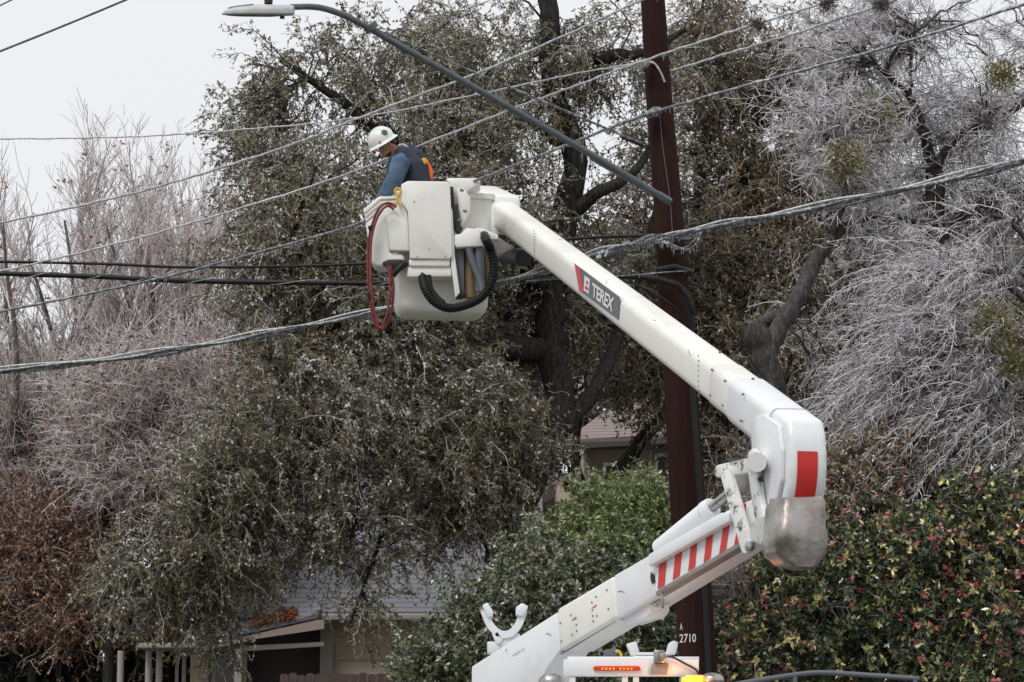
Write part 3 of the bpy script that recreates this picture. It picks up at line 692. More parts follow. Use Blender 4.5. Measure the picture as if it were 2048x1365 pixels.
cl = MB(); cl.tube([P(1292, 232, 27.8), P(1312, 224, 27.75), P(1322, 220, 27.75)], [.035, .06, .035], 10); cl.build('wire_clamp', M['icewire_d'], pole)

# ================================================================== street lamp on the pole
lampT = thing('street_lamp', 'grey cobra-head street lamp on a long curved arm bolted to the utility pole', 'street lamp', P(1340, 405, 27.6))
def SL(x, y): return P(x, y, 27.62 - (1340 - x) / 750 * 1.9)
pth = smooth_path([SL(1338, 403), SL(1180, 308), SL(960, 182), SL(800, 92), SL(735, 55), SL(690, 32), SL(650, 18), SL(620, 14), SL(582, 14.5)], 6)
armo = MB().tube(pth, [.036 - .006 * k / (len(pth) - 1) for k in range(len(pth))], 14).build('arm', M['galv'], lampT)
MB().tube([SL(1180, 318), SL(1280, 376), SL(1306, 388)], .012, 8).build('lower_rib', M['galv'], armo)
MB().tube([SL(1318, 390), SL(1341, 404.5)], .043, 4).build('end_bracket', M['galv'], lampT)
MB().tube([P(742, 54, 26.1), P(960, 150, 26.7), P(1285, 288, 27.7)], [.010, .012, .014], 8).build('brace_rod', M['icewire_d'], lampT)
MB().tube([P(1243, 270, 27.6), P(1284, 288, 27.75)], .035, 12).build('brace_insulator', M['dark'], lampT)
MB().tube([SL(738, 50), SL(746, 60)], .075, 12).build('clamp', M['galv'], lampT)
ry = SL(520, 20).y
def cobra(z4s):   # stations along x: (px, top y, bottom y, half width)
    rings = []
    for x, y0, y1, hw in z4s:
        c = P(x, (y0 + y1) / 2, ry); h = P(x, y0, ry).z - P(x, y1, ry).z
        rings.append([c + Vector((0, math.cos(t_) * hw, math.cos(t_) * hw * .24 + (math.sin(t_) * h / 2 if math.sin(t_) > 0 else -h / 2 * (abs(math.sin(t_)) ** .35)))) for t_ in [6.28318 * j / 24 for j in range(24)]])
    return rings
MB().loft(cobra([(444, 26, 30, .03), (452, 20, 31, .11), (470, 14, 32, .16), (500, 9.5, 32.5, .18), (530, 9, 33, .18), (560, 10, 32.5, .16), (580, 10, 32, .12), (588, 12, 31.5, .09)])).build('luminaire', mat('grey_lamp_housing', (.50, .52, .52), .45, col2=(.42, .44, .44), nscale=6), lampT)
MB().loft(cobra([(455, 30, 31.8, .07), (480, 31, 33.2, .10), (540, 32, 33.8, .10), (570, 31, 32, .06)])).build('lens', M['galv'], lampT)
MB().loft(cobra([(458, 15, 20, .07), (470, 12.3, 20, .11), (505, 8.2, 16, .13), (508, 8.6, 14, .10)])).build('heat_shield', M['galv'], lampT)
MB().tube([P(537, 8, ry), P(537, -6, ry)], [.040, .045], 16).build('photocell', M['dark'], lampT)
MB().tube([P(560, 35, ry), P(569, 35, ry)], .018, 8).build('latch', M['galv'], lampT)

# ================================================================== overhead lines
def icicles(path, step, l0, l1, r_=.004, p_=.9):
    """thin hanging ice spikes below a polyline"""
    pa = np.array([p[:] for p in path]); d = np.linalg.norm(np.diff(pa, axis=0), axis=1); s = np.concatenate([[0], np.cumsum(d)])
    n = int(s[-1] / step); q = rng.uniform(0, s[-1], int(n * p_)); pts = np.stack([np.interp(q, s, pa[:, k]) for k in range(3)], 1)
    ln = l0 + (l1 - l0) * rng.random(len(q)) ** 2
    dn = np.zeros_like(pts); dn[:, 2] = -1; dn[:, :2] = rng.normal(size=(len(q), 2)) * .08
    P3 = np.stack([pts, pts + dn * ln[:, None]], 1)
    return tubes(P3, np.stack([np.full(len(q), r_), np.full(len(q), r_ * .25)], 1), 3)
CG = 'overhead lines strung across the street'
def cable(name, label, pts, r_, m, ice=None, wob=.0, extra=None):
    pth = smooth_path([P(*q) for q in pts], 14)
    if wob:
        pth = [p + Vector((0, 0, wob * math.sin(i * 1.7) + wob * .6 * math.sin(i * .63))) for i, p in enumerate(pth)]
    root = MB().tube(pth, [r_ * random.uniform(.94, 1.06) for _ in pth], 10).build(name, m)
    tag(root, label, 'overhead wire', CG)
    if ice:
        v, q, t = icicles(pth, *ice)
        o = np_mesh('icicles', v, q, M['ice'], root, t); o['kind'] = 'stuff'
    if extra: extra(root, pth)
    return root
cable('power_wire', 'bare thin dark wire crossing the sky at the top left corner', [(-40, 119, 27), (125, 53, 26.5), (300, -20, 26)], .0115, M['wirethin'])
cable('power_wire', 'short stretch of wire cutting the extreme top left corner of the sky', [(-40, 30, 27), (5, 9, 27), (60, -18, 27)], .009, M['wirethin'])
cable('service_wire', 'thinnest frosted wire, highest over the bare trees, rising gently to the pole clamp', [(-40, 279, 31), (230, 275, 31), (430, 264, 30.5), (700, 238, 30), (950, 190, 29), (1140, 150, 28.3), (1290, 124, 27.7)], .0085, M['icewire'], (.07, .01, .05, .003), .003)
cable('power_wire', 'ice coated wire passing above the hard hat and leaving the top edge beside the pole', [(-40, 455, 31), (230, 396, 30.5), (400, 349, 30), (600, 284, 29.5), (700, 243, 29.2), (1000, 128, 28.4), (1280, 2, 27.6), (1340, -26, 27.4)], .013, M['icewire'], (.03, .015, .09), .004)
cable('power_wire', 'ice coated wire passing behind the worker and meeting the pole clamp from lower left', [(-40, 552, 31.8), (110, 518, 31.6), (300, 470, 31.4), (500, 411, 31.2), (700, 346, 30.9), (1010, 224, 29), (1140, 176, 28.3), (1290, 121, 27.7), (1450, 68, 27.3), (1600, 21, 27), (1740, -25, 26.8)], .012, M['icewire'], (.028, .015, .09), .004)
cable('power_wire', 'frosted wire leaving the right side of the pole just below the clamp', [(1331, 146, 28), (1460, 106, 27.6), (1600, 64, 27.2), (1800, -3, 26.8), (1850, -20, 26.8)], .013, M['icewire'], (.03, .015, .08), .004)
cable('power_wire', 'grey iced cable tied across the pole and running to the top right corner', [(-40, 632, 32), (190, 585, 32), (380, 542, 31.7), (730, 444, 31), (960, 358, 29.6), (1150, 284, 28.4), (1310, 224, 27.7), (1600, 142, 27.2), (1800, 87, 27), (2048, 9, 26.6), (2110, -12, 26.5)], .016, M['icewire_d'], (.022, .015, .07, .0042), .003)
def strands(root, pth):
    for k, (dz, dy, r_) in enumerate(((.035, .0, .012), (-.02, .03, .016), (.0, -.04, .014))):
        p2 = [p + Vector((0, dy + .02 * math.sin(i * .5 + k * 2), dz + .014 * math.sin(i * .4 + k * 2.2))) for i, p in enumerate(pth)]
        MB().tube(p2, r_, 8).build('strand', M['icewire_d'] if k else M['icewire'], root)
cable('cable_bundle', 'thick bundle of frosted grey strands sagging lowest on the left', [(-40, 746, 31.5), (200, 722, 31.3), (400, 692, 31.1), (600, 655, 30.9), (790, 616, 30.7), (980, 573, 30.2), (1100, 538, 29.2), (1200, 506, 28.4), (1330, 478, 27.7), (1420, 455, 27.5), (1550, 432, 27.3), (1800, 381, 27), (2048, 323, 26.8), (2110, 309, 26.8)], .020, M['icewire_d'], (.025, .015, .07, .0042), .0, strands)
cable('telephone_cable', 'upper of the two thick black cables running level behind the bucket', [(-40, 523, 33), (200, 528, 32.7), (400, 535, 32.4), (740, 527, 32), (1000, 498, 31), (1150, 478, 29.5), (1330, 470, 28.3)], .018, M['black'], (.03, .01, .03, .003))
cable('telephone_cable', 'lower thicker black cable behind the bucket, bending down the pole', [(-40, 546, 32.5), (200, 554, 32.3), (400, 563, 32), (780, 567, 31.5), (1000, 562, 30.5), (1120, 560, 29.5), (1250, 553, 28.3), (1330, 562, 27.7), (1366, 580, 27.65), (1382, 612, 27.65), (1384, 645, 27.7), (1384, 760, 27.75), (1400, 1000, 27.75), (1420, 1400, 27.75)], .031, M['black'], (.02, .015, .045, .0035, .7),
      extra=lambda root, pth: MB().tube([p + Vector((0, -.036 * math.cos(i * .9), .036 * math.sin(i * .9))) for i, p in enumerate(pth[:60]) for _ in (0,)], .006, 6).build('lashing_wire', M['icewire_d'], root))
cable('telephone_cable', 'thin black drop cable curving from the splice down the face of the pole', [(1180, 556, 28.4), (1260, 566, 27.9), (1330, 600, 27.65), (1368, 640, 27.7), (1378, 700, 27.75)], .011, M['black'])
cable('guy_wire', 'thin dark wire running diagonally down from the pole bracket into the brush', [(1386, 548, 27.9), (1420, 600, 28.5), (1480, 690, 29.5), (1560, 800, 31)], .008, M['dark'])
cable('service_wire', 'thin frosted wire leading left from the bracket on the pole above the black cable', [(1385, 542, 27.9), (1330, 545, 27.7), (1250, 552, 28), (1150, 556, 29), (1010, 566, 30.6)], .008, M['icewire_d'], (.05, .01, .04))
# splice case and slack loops near the pole
sp = thing('splice_case', 'lumpy frosted cable splice hanging on the bundle left of the pole', 'splice', P(1240, 500, 28.2))
MB().tube([P(1195, 515, 28.35), P(1215, 508, 28.3), P(1240, 500, 28.2), P(1262, 492, 28.1)], [.035, .055, .05, .03], 12).build('case', M['greyshade'], sp)
cs = MB()
for k in range(26): cs.ball(P(1196 + k * 2.6 + random.uniform(-2, 2), 514 - k * 1 + random.uniform(-7, 5), 28.25), random.uniform(.012, .03), 6, 5)
cs.build('ice_lumps', M['icewire'], sp)
for k, q in enumerate((((1258, 492, 28.1), (1290, 478, 27.8), (1330, 470, 27.6), (1372, 478, 27.6), (1405, 462, 27.5)),
                       ((1262, 496, 28.1), (1300, 486, 27.8), (1335, 484, 27.6), (1352, 497, 27.6), (1378, 492, 27.6), (1400, 465, 27.5)),
                       ((1290, 488, 27.9), (1330, 486, 27.6), (1372, 500, 27.6), (1392, 488, 27.5), (1402, 465, 27.5)),
                       ((1215, 540, 28.4), (1245, 522, 28.3), (1275, 510, 28.2), (1296, 512, 28.1), (1290, 502, 28.1)),
                       ((1262, 488, 28.1), (1290, 474, 27.8), (1310, 470, 27.6)))):
    pth = smooth_path([P(*x) for x in q], 8)
    lp = MB().tube(pth, .012, 8).build('slack_loop', M['icewire_d'], sp)
    v, qd, t = icicles(pth, .02, .015, .07, .0042); o = np_mesh('icicles', v, qd, M['ice'], lp, t); o['kind'] = 'stuff'

# handrail-like bent tube low on the right
hr = MB().tube(smooth_path([P(1440, 1376, 26.5), P(1500, 1364, 26.5), P(1600, 1349, 26.5), P(1650, 1346, 26.5), P(1750, 1352, 26.5), P(1838, 1358, 26.5)], 8), .026, 12).build('handrail', M['greyshade'])
tag(hr, 'bent dark grey metal tube low in front of the variegated hedge', 'railing')
for x in (1590, 1830):
    q = P(x, 1352, 26.5); MB().tube([q, Vector((q.x, q.y, 0))], .024, 10).build('rail_post', M['greyshade'], hr)

# ================================================================== houses
M['roof'] = mat('grey_shingles', (.20, .205, .225), .8)
t = M['roof'].node_tree; tcn = t.nodes.new("ShaderNodeTexCoord"); wv = t.nodes.new("ShaderNodeTexWave"); wv.wave_type = 'BANDS'; wv.bands_direction = 'Z'; wv.wave_profile = 'SAW'
wv.inputs['Scale'].default_value = 3.4; wv.inputs['Distortion'].default_value = .35; wv.inputs['Detail'].default_value = 3; wv.inputs['Detail Scale'].default_value = 2.0
bsf = t.nodes["Principled BSDF"]; rmp = t.nodes.new("ShaderNodeValToRGB"); rmp.color_ramp.elements[0].color = (.09, .093, .105, 1); rmp.color_ramp.elements[1].color = (.185, .188, .21, 1); rmp.color_ramp.elements[0].position = .05; rmp.color_ramp.elements[1].position = .35
t.links.new(tcn.outputs['Object'], wv.inputs['Vector']); t.links.new(wv.outputs[0], rmp.inputs[0]); t.links.new(rmp.outputs[0], bsf.inputs['Base Color'])
bpn = t.nodes.new("ShaderNodeBump"); bpn.inputs['Strength'].default_value = .6; bpn.inputs['Distance'].default_value = .04; t.links.new(wv.outputs[0], bpn.inputs['Height']); t.links.new(bpn.outputs[0], bsf.inputs['Normal'])
M['siding'] = mat('tan_siding', (.44, .365, .285), .7, col2=(.39, .32, .25), nscale=1.5)
M['trim'] = mat('pale_trim', (.34, .31, .285), .6)
M['trimpink'] = mat('pinkish_fascia', (.33, .26, .235), .6)
M['roofb'] = M['roof'].copy(); M['roofb'].name = 'brown_shingles'; _r = [n for n in M['roofb'].node_tree.nodes if n.type == 'VALTORGB'][0].color_ramp.elements; _r[0].color = (.11, .085, .078, 1); _r[1].color = (.235, .19, .175, 1)
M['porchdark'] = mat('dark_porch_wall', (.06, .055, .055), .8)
M['fence'] = mat('weathered_fence', (.07, .045, .04), .8, col2=(.11, .075, .065), nscale=6, stretch=(8, 8, .6))
M['orangeleaf'] = rampmat('fallen_orange_leaves', [(0, (.26, .085, .045)), (.5, (.36, .15, .075)), (1, (.20, .08, .05))], .6)
HY = 46.0
def siding(name, p0, p1, z0, z1, m, parent, th=.02, pitch_=.24):
    """horizontal lap boards from p0 to p1 (xy)"""
    p0 = Vector((p0[0], p0[1], 0)); p1 = Vector((p1[0], p1[1], 0)); d = (p1 - p0); n_ = Vector((d.y, -d.x, 0)).normalized(); mb_ = MB(); z = z0
    while z < z1:
        zz = min(z + pitch_, z1)
        mb_.prism([p0 + Z * z + n_ * .03, p0 + Z * (zz) + n_ * .005, p0 + Z * zz - n_ * .10, p0 + Z * z - n_ * .10], d)
        z += pitch_
    return mb_.build(name, m, parent, angle=20)
houseA = thing('house', 'single-storey tan house with grey shingle roof behind the hanging oak branches', 'house', (P(750, 1300, HY).x, HY, gz(HY)))
ez = P(750, 1236, HY).z; x0, x1 = P(648, 1300, HY).x, P(1050, 1300, HY).x
siding('front_wall', (x0, HY), (x1, HY), gz(HY) - .3, ez, M['siding'], houseA)
ridge_z = P(800, 985, HY + 4.2).z
xl, xr = P(430, 1232, HY).x, P(1090, 1232, HY).x
rf = MB(); rf.prism([Vector((xl, HY - .5, ez - .03)), Vector((xr, HY - .5, ez - .03)), Vector((xr, HY + 4.2, ridge_z)), Vector((P(560, 1000, HY + 4.2).x, HY + 4.2, ridge_z))], Vector((0, .02, .10)))
rfo = rf.build('roof', M['roof'], houseA)
rf = MB(); rf.prism([Vector((xl, HY + 8.9, ez)), Vector((xr, HY + 8.9, ez)), Vector((xr, HY + 4.2, ridge_z)), Vector((P(560, 1000, HY + 4.2).x, HY + 4.2, ridge_z))], Vector((0, 0, .08))); rf.build('rear_roof', M['roof'], houseA)
MB().box(((x0 + xr) / 2 - .1, HY - .56, ez - .02), xr - x0 + .2, .12, .11, None, .02).build('gutter', M['trim'], houseA)
MB().box((x0 + .05, HY - .06, (gz(HY) + ez) / 2), .22, .1, ez - gz(HY), None, .01).build('corner_board', M['trim'], houseA)
# dark flashing strip under the main roof and the low porch gable
MB().prism([P(470, 1222, HY - .4), P(640, 1222, HY - .4), P(640, 1236, HY - .4), P(470, 1240, HY - .4)], Vector((0, .3, 0))).build('flashing', M['dark'], houseA)
pr = MB(); pr.prism([P(636, 1236, HY - 1.0), P(372, 1296, HY - 1.0), P(372, 1296, HY - 1.0) + Vector((0, .9, .35)), P(636, 1236, HY - 1.0) + Vector((0, .9, .35))], Vector((0, 0, .06)))
pro = pr.build('porch_roof', M['roof'], houseA)
MB().prism([P(636, 1240, HY - 1.05), P(372, 1300, HY - 1.05), P(372, 1312, HY - 1.05), P(500, 1280, HY - 1.05), P(648, 1258, HY - 1.05), P(648, 1240, HY - 1.05)], Vector((0, .06, 0))).build('porch_fascia', M['trimpink'], houseA)
MB().prism([P(486, 1292, HY - .9), P(648, 1284, HY - .9), P(648, 1293, HY - .9), P(486, 1303, HY - .9)], Vector((0, .1, 0)), .01).build('porch_beam', M['trim'], houseA)
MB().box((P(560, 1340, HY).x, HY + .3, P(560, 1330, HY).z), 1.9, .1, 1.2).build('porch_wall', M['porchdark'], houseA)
MB().box((P(440, 1340, HY).x, HY - .2, P(440, 1352, HY).z), .95, .1, 1.0).build('porch_panel', M['siding'], houseA)
for x in (372, 378, 488): MB().box((P(x, 1340, HY).x, HY - .95, P(x, 1352, HY).z - .2), .12, .12, 1.2, None, .008).build('porch_post', M['trim'], houseA)
for x, w in ((432, .07), (478, .12), (418, .07)): MB().box((P(x, 1340, HY).x, HY - .3, P(x, 1352, HY).z - .1), w, .08, 1.1, None, .006).build('door_frame', M['trim'], houseA)
MB().box((P(455, 1340, HY).x, HY - .27, P(440, 1358, HY).z - .1), .42, .04, 1.1).build('dark_window', M['glass'], houseA)
# carport at the left
MB().box((P(340, 1300, HY - 1.5).x, HY - 1.5, P(300, 1295, HY - 1.5).z), .95, 1.2, .08, None, .02).build('carport_roof', M['trim'], houseA)
for x in (241, 297, 318): MB().tube([Vector((P(x, 1340, HY - 1.6).x, HY - 1.6, gz(HY) - .2)), Vector((P(x, 1340, HY - 1.6).x, HY - 1.6, P(x, 1302, HY - 1.6).z))], .055, 12).build('carport_post', M['trim'], houseA)
# fallen leaves lying on the porch roof
n = 2200; f = rng.beta(1.6, 1.3, n); s_ = np.clip(rng.normal(.30, .16, n), .02, .9) * np.sin(np.pi * (.15 + .7 * f)) * 1.2
pa = np.array(P(500, 1267, HY - 1.0)[:]); pb = np.array(P(588, 1247, HY - 1.0)[:])
pos = pa + (pb - pa) * f[:, None] + np.stack([np.zeros(n), s_ * .85, s_ * .33 + .085 + .02 * rng.random(n)], 1)
v, q, tnt = leaves(pos, rng.normal(size=(n, 3)) * [1, 1, .4], .09, .06)
tag(np_mesh('fallen_leaves', v, q, M['orangeleaf'], None, tnt), 'drift of orange dead leaves lying on the low porch roof', 'leaves', kind='stuff')
# second house
H2 = 54.0
houseB = thing('house', 'two-storey tan house with brown roof glimpsed between the oak trunks beside the pole', 'house', (P(1260, 1000, H2).x, H2, gz(H2)))
bx0, bx1 = P(1173, 950, H2).x, P(1480, 950, H2).x; e2 = P(1200, 893, H2).z
siding('front_wall', (bx0, H2), (bx1, H2), gz(H2), e2, M['siding'], houseB, pitch_=.21)
MB().box((bx0 + .04, H2 - .08, (gz(H2) + e2) / 2), .12, .06, e2 - gz(H2), None, .01).build('corner_board', M['trimpink'], houseB)
MB().box((bx0, H2 + 3, (gz(H2) + e2) / 2), .1, 6, e2 - gz(H2)).build('side_wall', M['siding'], houseB)
rb = MB(); rb.prism([P(1130, 893, H2 - .9), P(1520, 868, H2 - .9), P(1500, 780, H2 + 3), P(1270, 790, H2 + 3)], Vector((0, 0, .12))); rb.build('roof', M['roofb'], houseB)
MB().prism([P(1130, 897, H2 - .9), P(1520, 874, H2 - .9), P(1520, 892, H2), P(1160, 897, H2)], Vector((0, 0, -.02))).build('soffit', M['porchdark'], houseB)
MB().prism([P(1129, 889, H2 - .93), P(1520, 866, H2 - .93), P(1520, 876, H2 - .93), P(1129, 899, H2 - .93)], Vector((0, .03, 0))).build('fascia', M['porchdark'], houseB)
def window(x0_, x1_, y0_, y1_, Y, parent):
    a0, a1 = P(x0_, y0_, Y), P(x1_, y1_, Y); w = a1.x - a0.x; h = a0.z - a1.z; c = Vector(((a0.x + a1.x) / 2, Y - .06, (a0.z + a1.z) / 2))
    fr = MB(); t_ = .06
    fr.box(c + Z * (h / 2), w + t_, .1, t_); fr.box(c - Z * (h / 2), w + t_ * 2, .14, t_)
    fr.box(c - Vector((w / 2, 0, 0)), t_, .10, h - t_ - .004); fr.box(c + Vector((w / 2, 0, 0)), t_, .10, h - t_ - .004)
    fo = fr.build('window', M['whitetape'], parent)
    MB().box(c + Vector((0, .03, 0)), w - t_, .03, h - t_).build('pane', mat('window_blind', (.10, .115, .11), .15), fo)
window(1209, 1262, 930, 1010, H2, houseB); window(1312, 1352, 912, 978, H2, houseB)
houseC = thing('house', 'low brown roof of a further house just left of the second house', 'house', (P(1080, 1000, 64).x, 64, gz(60)))
MB().prism([P(1125, 960, 62), P(1180, 925, 62), P(1180, 985, 62), P(1130, 985, 62)], Vector((-.8, 6, .2))).build('roof', M['roofb'], houseC)
MB().box(P(1150, 1100, 63), .9, 2, 3.0).build('wall', M['siding'], houseC)
# wooden fence
fy = 44.0
fence = thing('picket_fence', 'dark weathered dog-ear wooden fence along the foot of the tan wall', 'fence', (P(650, 1350, fy).x, fy, gz(fy)))
fb = MB(); xx = P(560, 1350, fy).x; k = 0
while xx < P(860, 1350, fy).x:
    zt_ = P(650, 1348, fy).z + .02 * math.sin(k * 2.3); pz = gz(fy)
    fb.prism([Vector((xx, fy, pz)), Vector((xx + .135, fy, pz)), Vector((xx + .135, fy, zt_ - .03)), Vector((xx + .105, fy, zt_)), Vector((xx + .03, fy, zt_)), Vector((xx, fy, zt_ - .03))], Vector((0, .02, 0)))
    xx += .142; k += 1
fb.build('boards', M['fence'], fence)
MB().box((P(710, 1350, fy).x, fy + .05, gz(fy) + 1.2), 2.5, .05, .09).build('rail', M['fence'], fence)

# ================================================================== trees and shrubs
def limb(pts, r0, r1, per=6, wob=.0):
    pth = smooth_path([P(*q) for q in pts], per); n = len(pth)
    if wob: pth = [p + Vector((random.uniform(-wob, wob), random.uniform(-wob, wob), random.uniform(-wob, wob))) if 0 < i < n - 1 else p for i, p in enumerate(pth)]
    return pth, [r0 + (r1 - r0) * i / (n - 1) for i in range(n)]
def trunk_mesh(limbs, m, root, name='trunk', n=12):
    mb_ = MB(); sk = []
    for pth, r_ in limbs:
        r2 = [x * random.uniform(.9, 1.1) for x in r_]
        mb_.tube(pth, r2, n if r_[0] > .06 else 7); sk += [p[:] for p in pth[len(pth) // 5:]]
    mb_.build(name, m, root, angle=80); return np.array(sk)
def targets(clumps, n):
    c = np.array([q[:6] for q in clumps], float); wgt = c[:, 3] * c[:, 4] * np.array([q[6] if len(q) > 6 else 1 for q in clumps]); wgt /= wgt.sum()
    i = rng.choice(len(c), n, p=wgt); d = nrm(rng.normal(size=(n, 3))) * (rng.random((n, 1)) ** (1 / 2.3)); c = c[i]
    ctr_ = Pn(c[:, :3]); k = c[:, 2] / FPX
    return ctr_ + np.stack([d[:, 0] * c[:, 3] * k, d[:, 1] * c[:, 5], d[:, 2] * c[:, 4] * k], 1)
def boughs(tg, skel, k=7, bump=.5, sub=.5):
    S = skel[rng.random(len(skel)) < sub] if len(skel) > 30 else skel
    d = ((tg[:, None, :] - S[None]) ** 2 * np.array([1, 1, 1.])).sum(-1); st = S[d.argmin(1)]
    L = np.linalg.norm(tg - st, axis=1, keepdims=True)
    mid = (st + tg) / 2 + rng.normal(size=tg.shape) * L * .10; mid[:, 2:] += L * bump * .35
    t = np.linspace(0, 1, k + 1)[None, :, None]
    p = (1 - t) ** 2 * st[:, None] + 2 * t * (1 - t) * mid[:, None] + t * t * tg[:, None]
    p[:, 1:-1] += rng.normal(size=p[:, 1:-1].shape) * .035
    return p, L[:, 0]
def crown(clumps, skel, nb, bl=(10, .9, .22, (0, 0, -.6), .9), tw=(6, .28, .3, (0, 0, -.4), .9), rb=(.03, .010), rbl=.008, rtw=.004, bump=.5, t0=.3, sides=3, dirbias=None):
    tg = targets(clumps, nb); bp, L = boughs(tg, skel, bump=bump)
    K = bp.shape[1]; rad = taper(np.clip(L * rb[0] * .35, rb[1] * 1.1, rb[0]), rb[1], nb, K)
    B = tubes(bp, rad, 5)
    m, ln, wob, trop, ang = bl
    st, d, pi_, tpos = spawn(bp, m, t0, 1., ang)
    if dirbias is not None: d = nrm(d + np.array(dirbias))
    bl_p = grow(st, d, ln * rng.uniform(.5, 1.25, len(st)), 5, wob, trop)
    BL = tubes(bl_p, taper(rbl, rbl * .45, len(st), 6), sides)
    m, ln, wob, trop, ang = tw
    st, d, _, _ = spawn(bl_p, m, .12, 1., ang)
    tw_p = grow(st, d, ln * rng.uniform(.5, 1.3, len(st)), 3, wob, trop)
    TW = tubes(tw_p, taper(rtw, rtw * .5, len(st), 4), sides)
    return B, BL, TW, bp, bl_p, tw_p
def put_leaves(paths, m, L, w, drop=.3, spread=.9, t0=.1, jit=.0, ca=.12, sh=.55):
    """paths: list of (polylines, leaves per polyline)"""
    out_ = []
    for pl_, m_ in zip(paths, m):
        st, d, i, t = spawn(pl_, m_, t0, 1., spread); N = len(st)
        if jit: st = st + rng.normal(size=st.shape) * jit
        out_.append(leaves(st, d + rng.normal(size=(N, 3)) * .35, L * rng.uniform(.6, 1.25, N), w * rng.uniform(.6, 1.25, N), tint=clumpy(np.where(rng.random(N) < sh, rng.random(len(pl_))[i], rng.random(N)), st, ca), drop=drop))
    return cat(out_)
def tree_root(name, label, cat_, p, group):
    return thing(name, label, cat_, (p.x, p.y, gz(p.y)), group)

ICE = (.50, .52, .54)
M['oakleaf'] = rampmat('iced_live_oak_leaves', [(0, (.078, .082, .036)), (.25, (.145, .138, .060)), (.45, (.20, .175, .080)), (.62, (.24, .185, .10)), (.74, (.28, .235, .16)), (.85, (.46, .44, .41)), (1, (.78, .78, .78))], .55, .28, .0)
M['oakleaf2'] = rampmat('iced_brown_oak_leaves', [(0, (.075, .073, .034)), (.25, (.145, .125, .056)), (.46, (.23, .165, .076)), (.66, (.31, .175, .082)), (.78, (.30, .245, .17)), (.88, (.47, .45, .42)), (1, (.78, .78, .78))], .55, .28, .0)
M['oaktwig'] = rampmat('iced_dark_twigs', [(0, (.04, .035, .03)), (.35, (.12, .105, .095)), (.65, (.33, .315, .30)), (1, (.66, .67, .68))], .5)
M['icetwig'] = rampmat('thickly_iced_twigs', [(0, (.07, .06, .06)), (.22, (.26, .24, .25)), (.48, (.66, .645, .665)), (1, (.90, .89, .92))], .3, .7, .3)
M['darktwig'] = rampmat('dark_wet_branches', [(0, (.022, .018, .016)), (.6, (.06, .052, .048)), (1, (.26, .25, .25))], .5)
M['pinktwig'] = rampmat('iced_pinkish_twigs', [(0, (.24, .19, .185)), (.30, (.52, .455, .45)), (.65, (.76, .71, .71)), (1, (.90, .88, .89))], .45, .5, .2)
M['rosetwig'] = rampmat('iced_dull_twigs', [(0, (.08, .06, .055)), (.35, (.22, .175, .17)), (.7, (.44, .395, .395)), (1, (.70, .68, .69))], .45, .5, .2)
M['rustleaf'] = rampmat('rust_red_leaves', [(0, (.11, .06, .045)), (.4, (.22, .11, .065)), (.75, (.36, .18, .085)), (1, (.44, .28, .22))], .5)
M['pinkleaf'] = rampmat('few_red_leaves', [(0, (.34, .10, .09)), (.5, (.42, .19, .13)), (1, (.40, .33, .18))], .5)
M['hedgeleaf'] = rampmat('variegated_hedge_leaves', [(0, (.020, .032, .016)), (.50, (.062, .090, .040)), (.74, (.14, .17, .07)), (.79, (.34, .33, .12)), (.86, (.68, .62, .24)), (.93, (.76, .72, .44)), (.945, (.42, .09, .08)), (1, (.55, .20, .18))], .3, .5, .5)
M['redleaf'] = rampmat('red_tipped_leaves', [(0, (.06, .075, .035)), (.40, (.14, .155, .075)), (.54, (.38, .36, .20)), (.64, (.50, .44, .28)), (.74, (.52, .22, .20)), (.88, (.70, .42, .41)), (1, (.80, .66, .65))], .35, .5, .4)
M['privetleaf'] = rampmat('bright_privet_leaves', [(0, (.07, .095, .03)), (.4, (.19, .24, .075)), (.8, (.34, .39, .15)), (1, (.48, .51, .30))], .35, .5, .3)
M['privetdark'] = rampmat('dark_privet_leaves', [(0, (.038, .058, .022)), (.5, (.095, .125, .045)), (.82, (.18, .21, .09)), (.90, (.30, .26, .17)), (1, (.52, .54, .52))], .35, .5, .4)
M['mistletoe'] = rampmat('mistletoe_leaves', [(0, (.11, .10, .035)), (.6, (.23, .205, .075)), (1, (.42, .40, .28))], .5)
TG = 'big ice covered trees'
M['bark2'] = mat('dark_grey_bark', (.022, .02, .019), .7, col2=(.10, .092, .088), nscale=7, stretch=(3, 3, .9), lo=.45, hi=.7, bump=1, bscale=12)

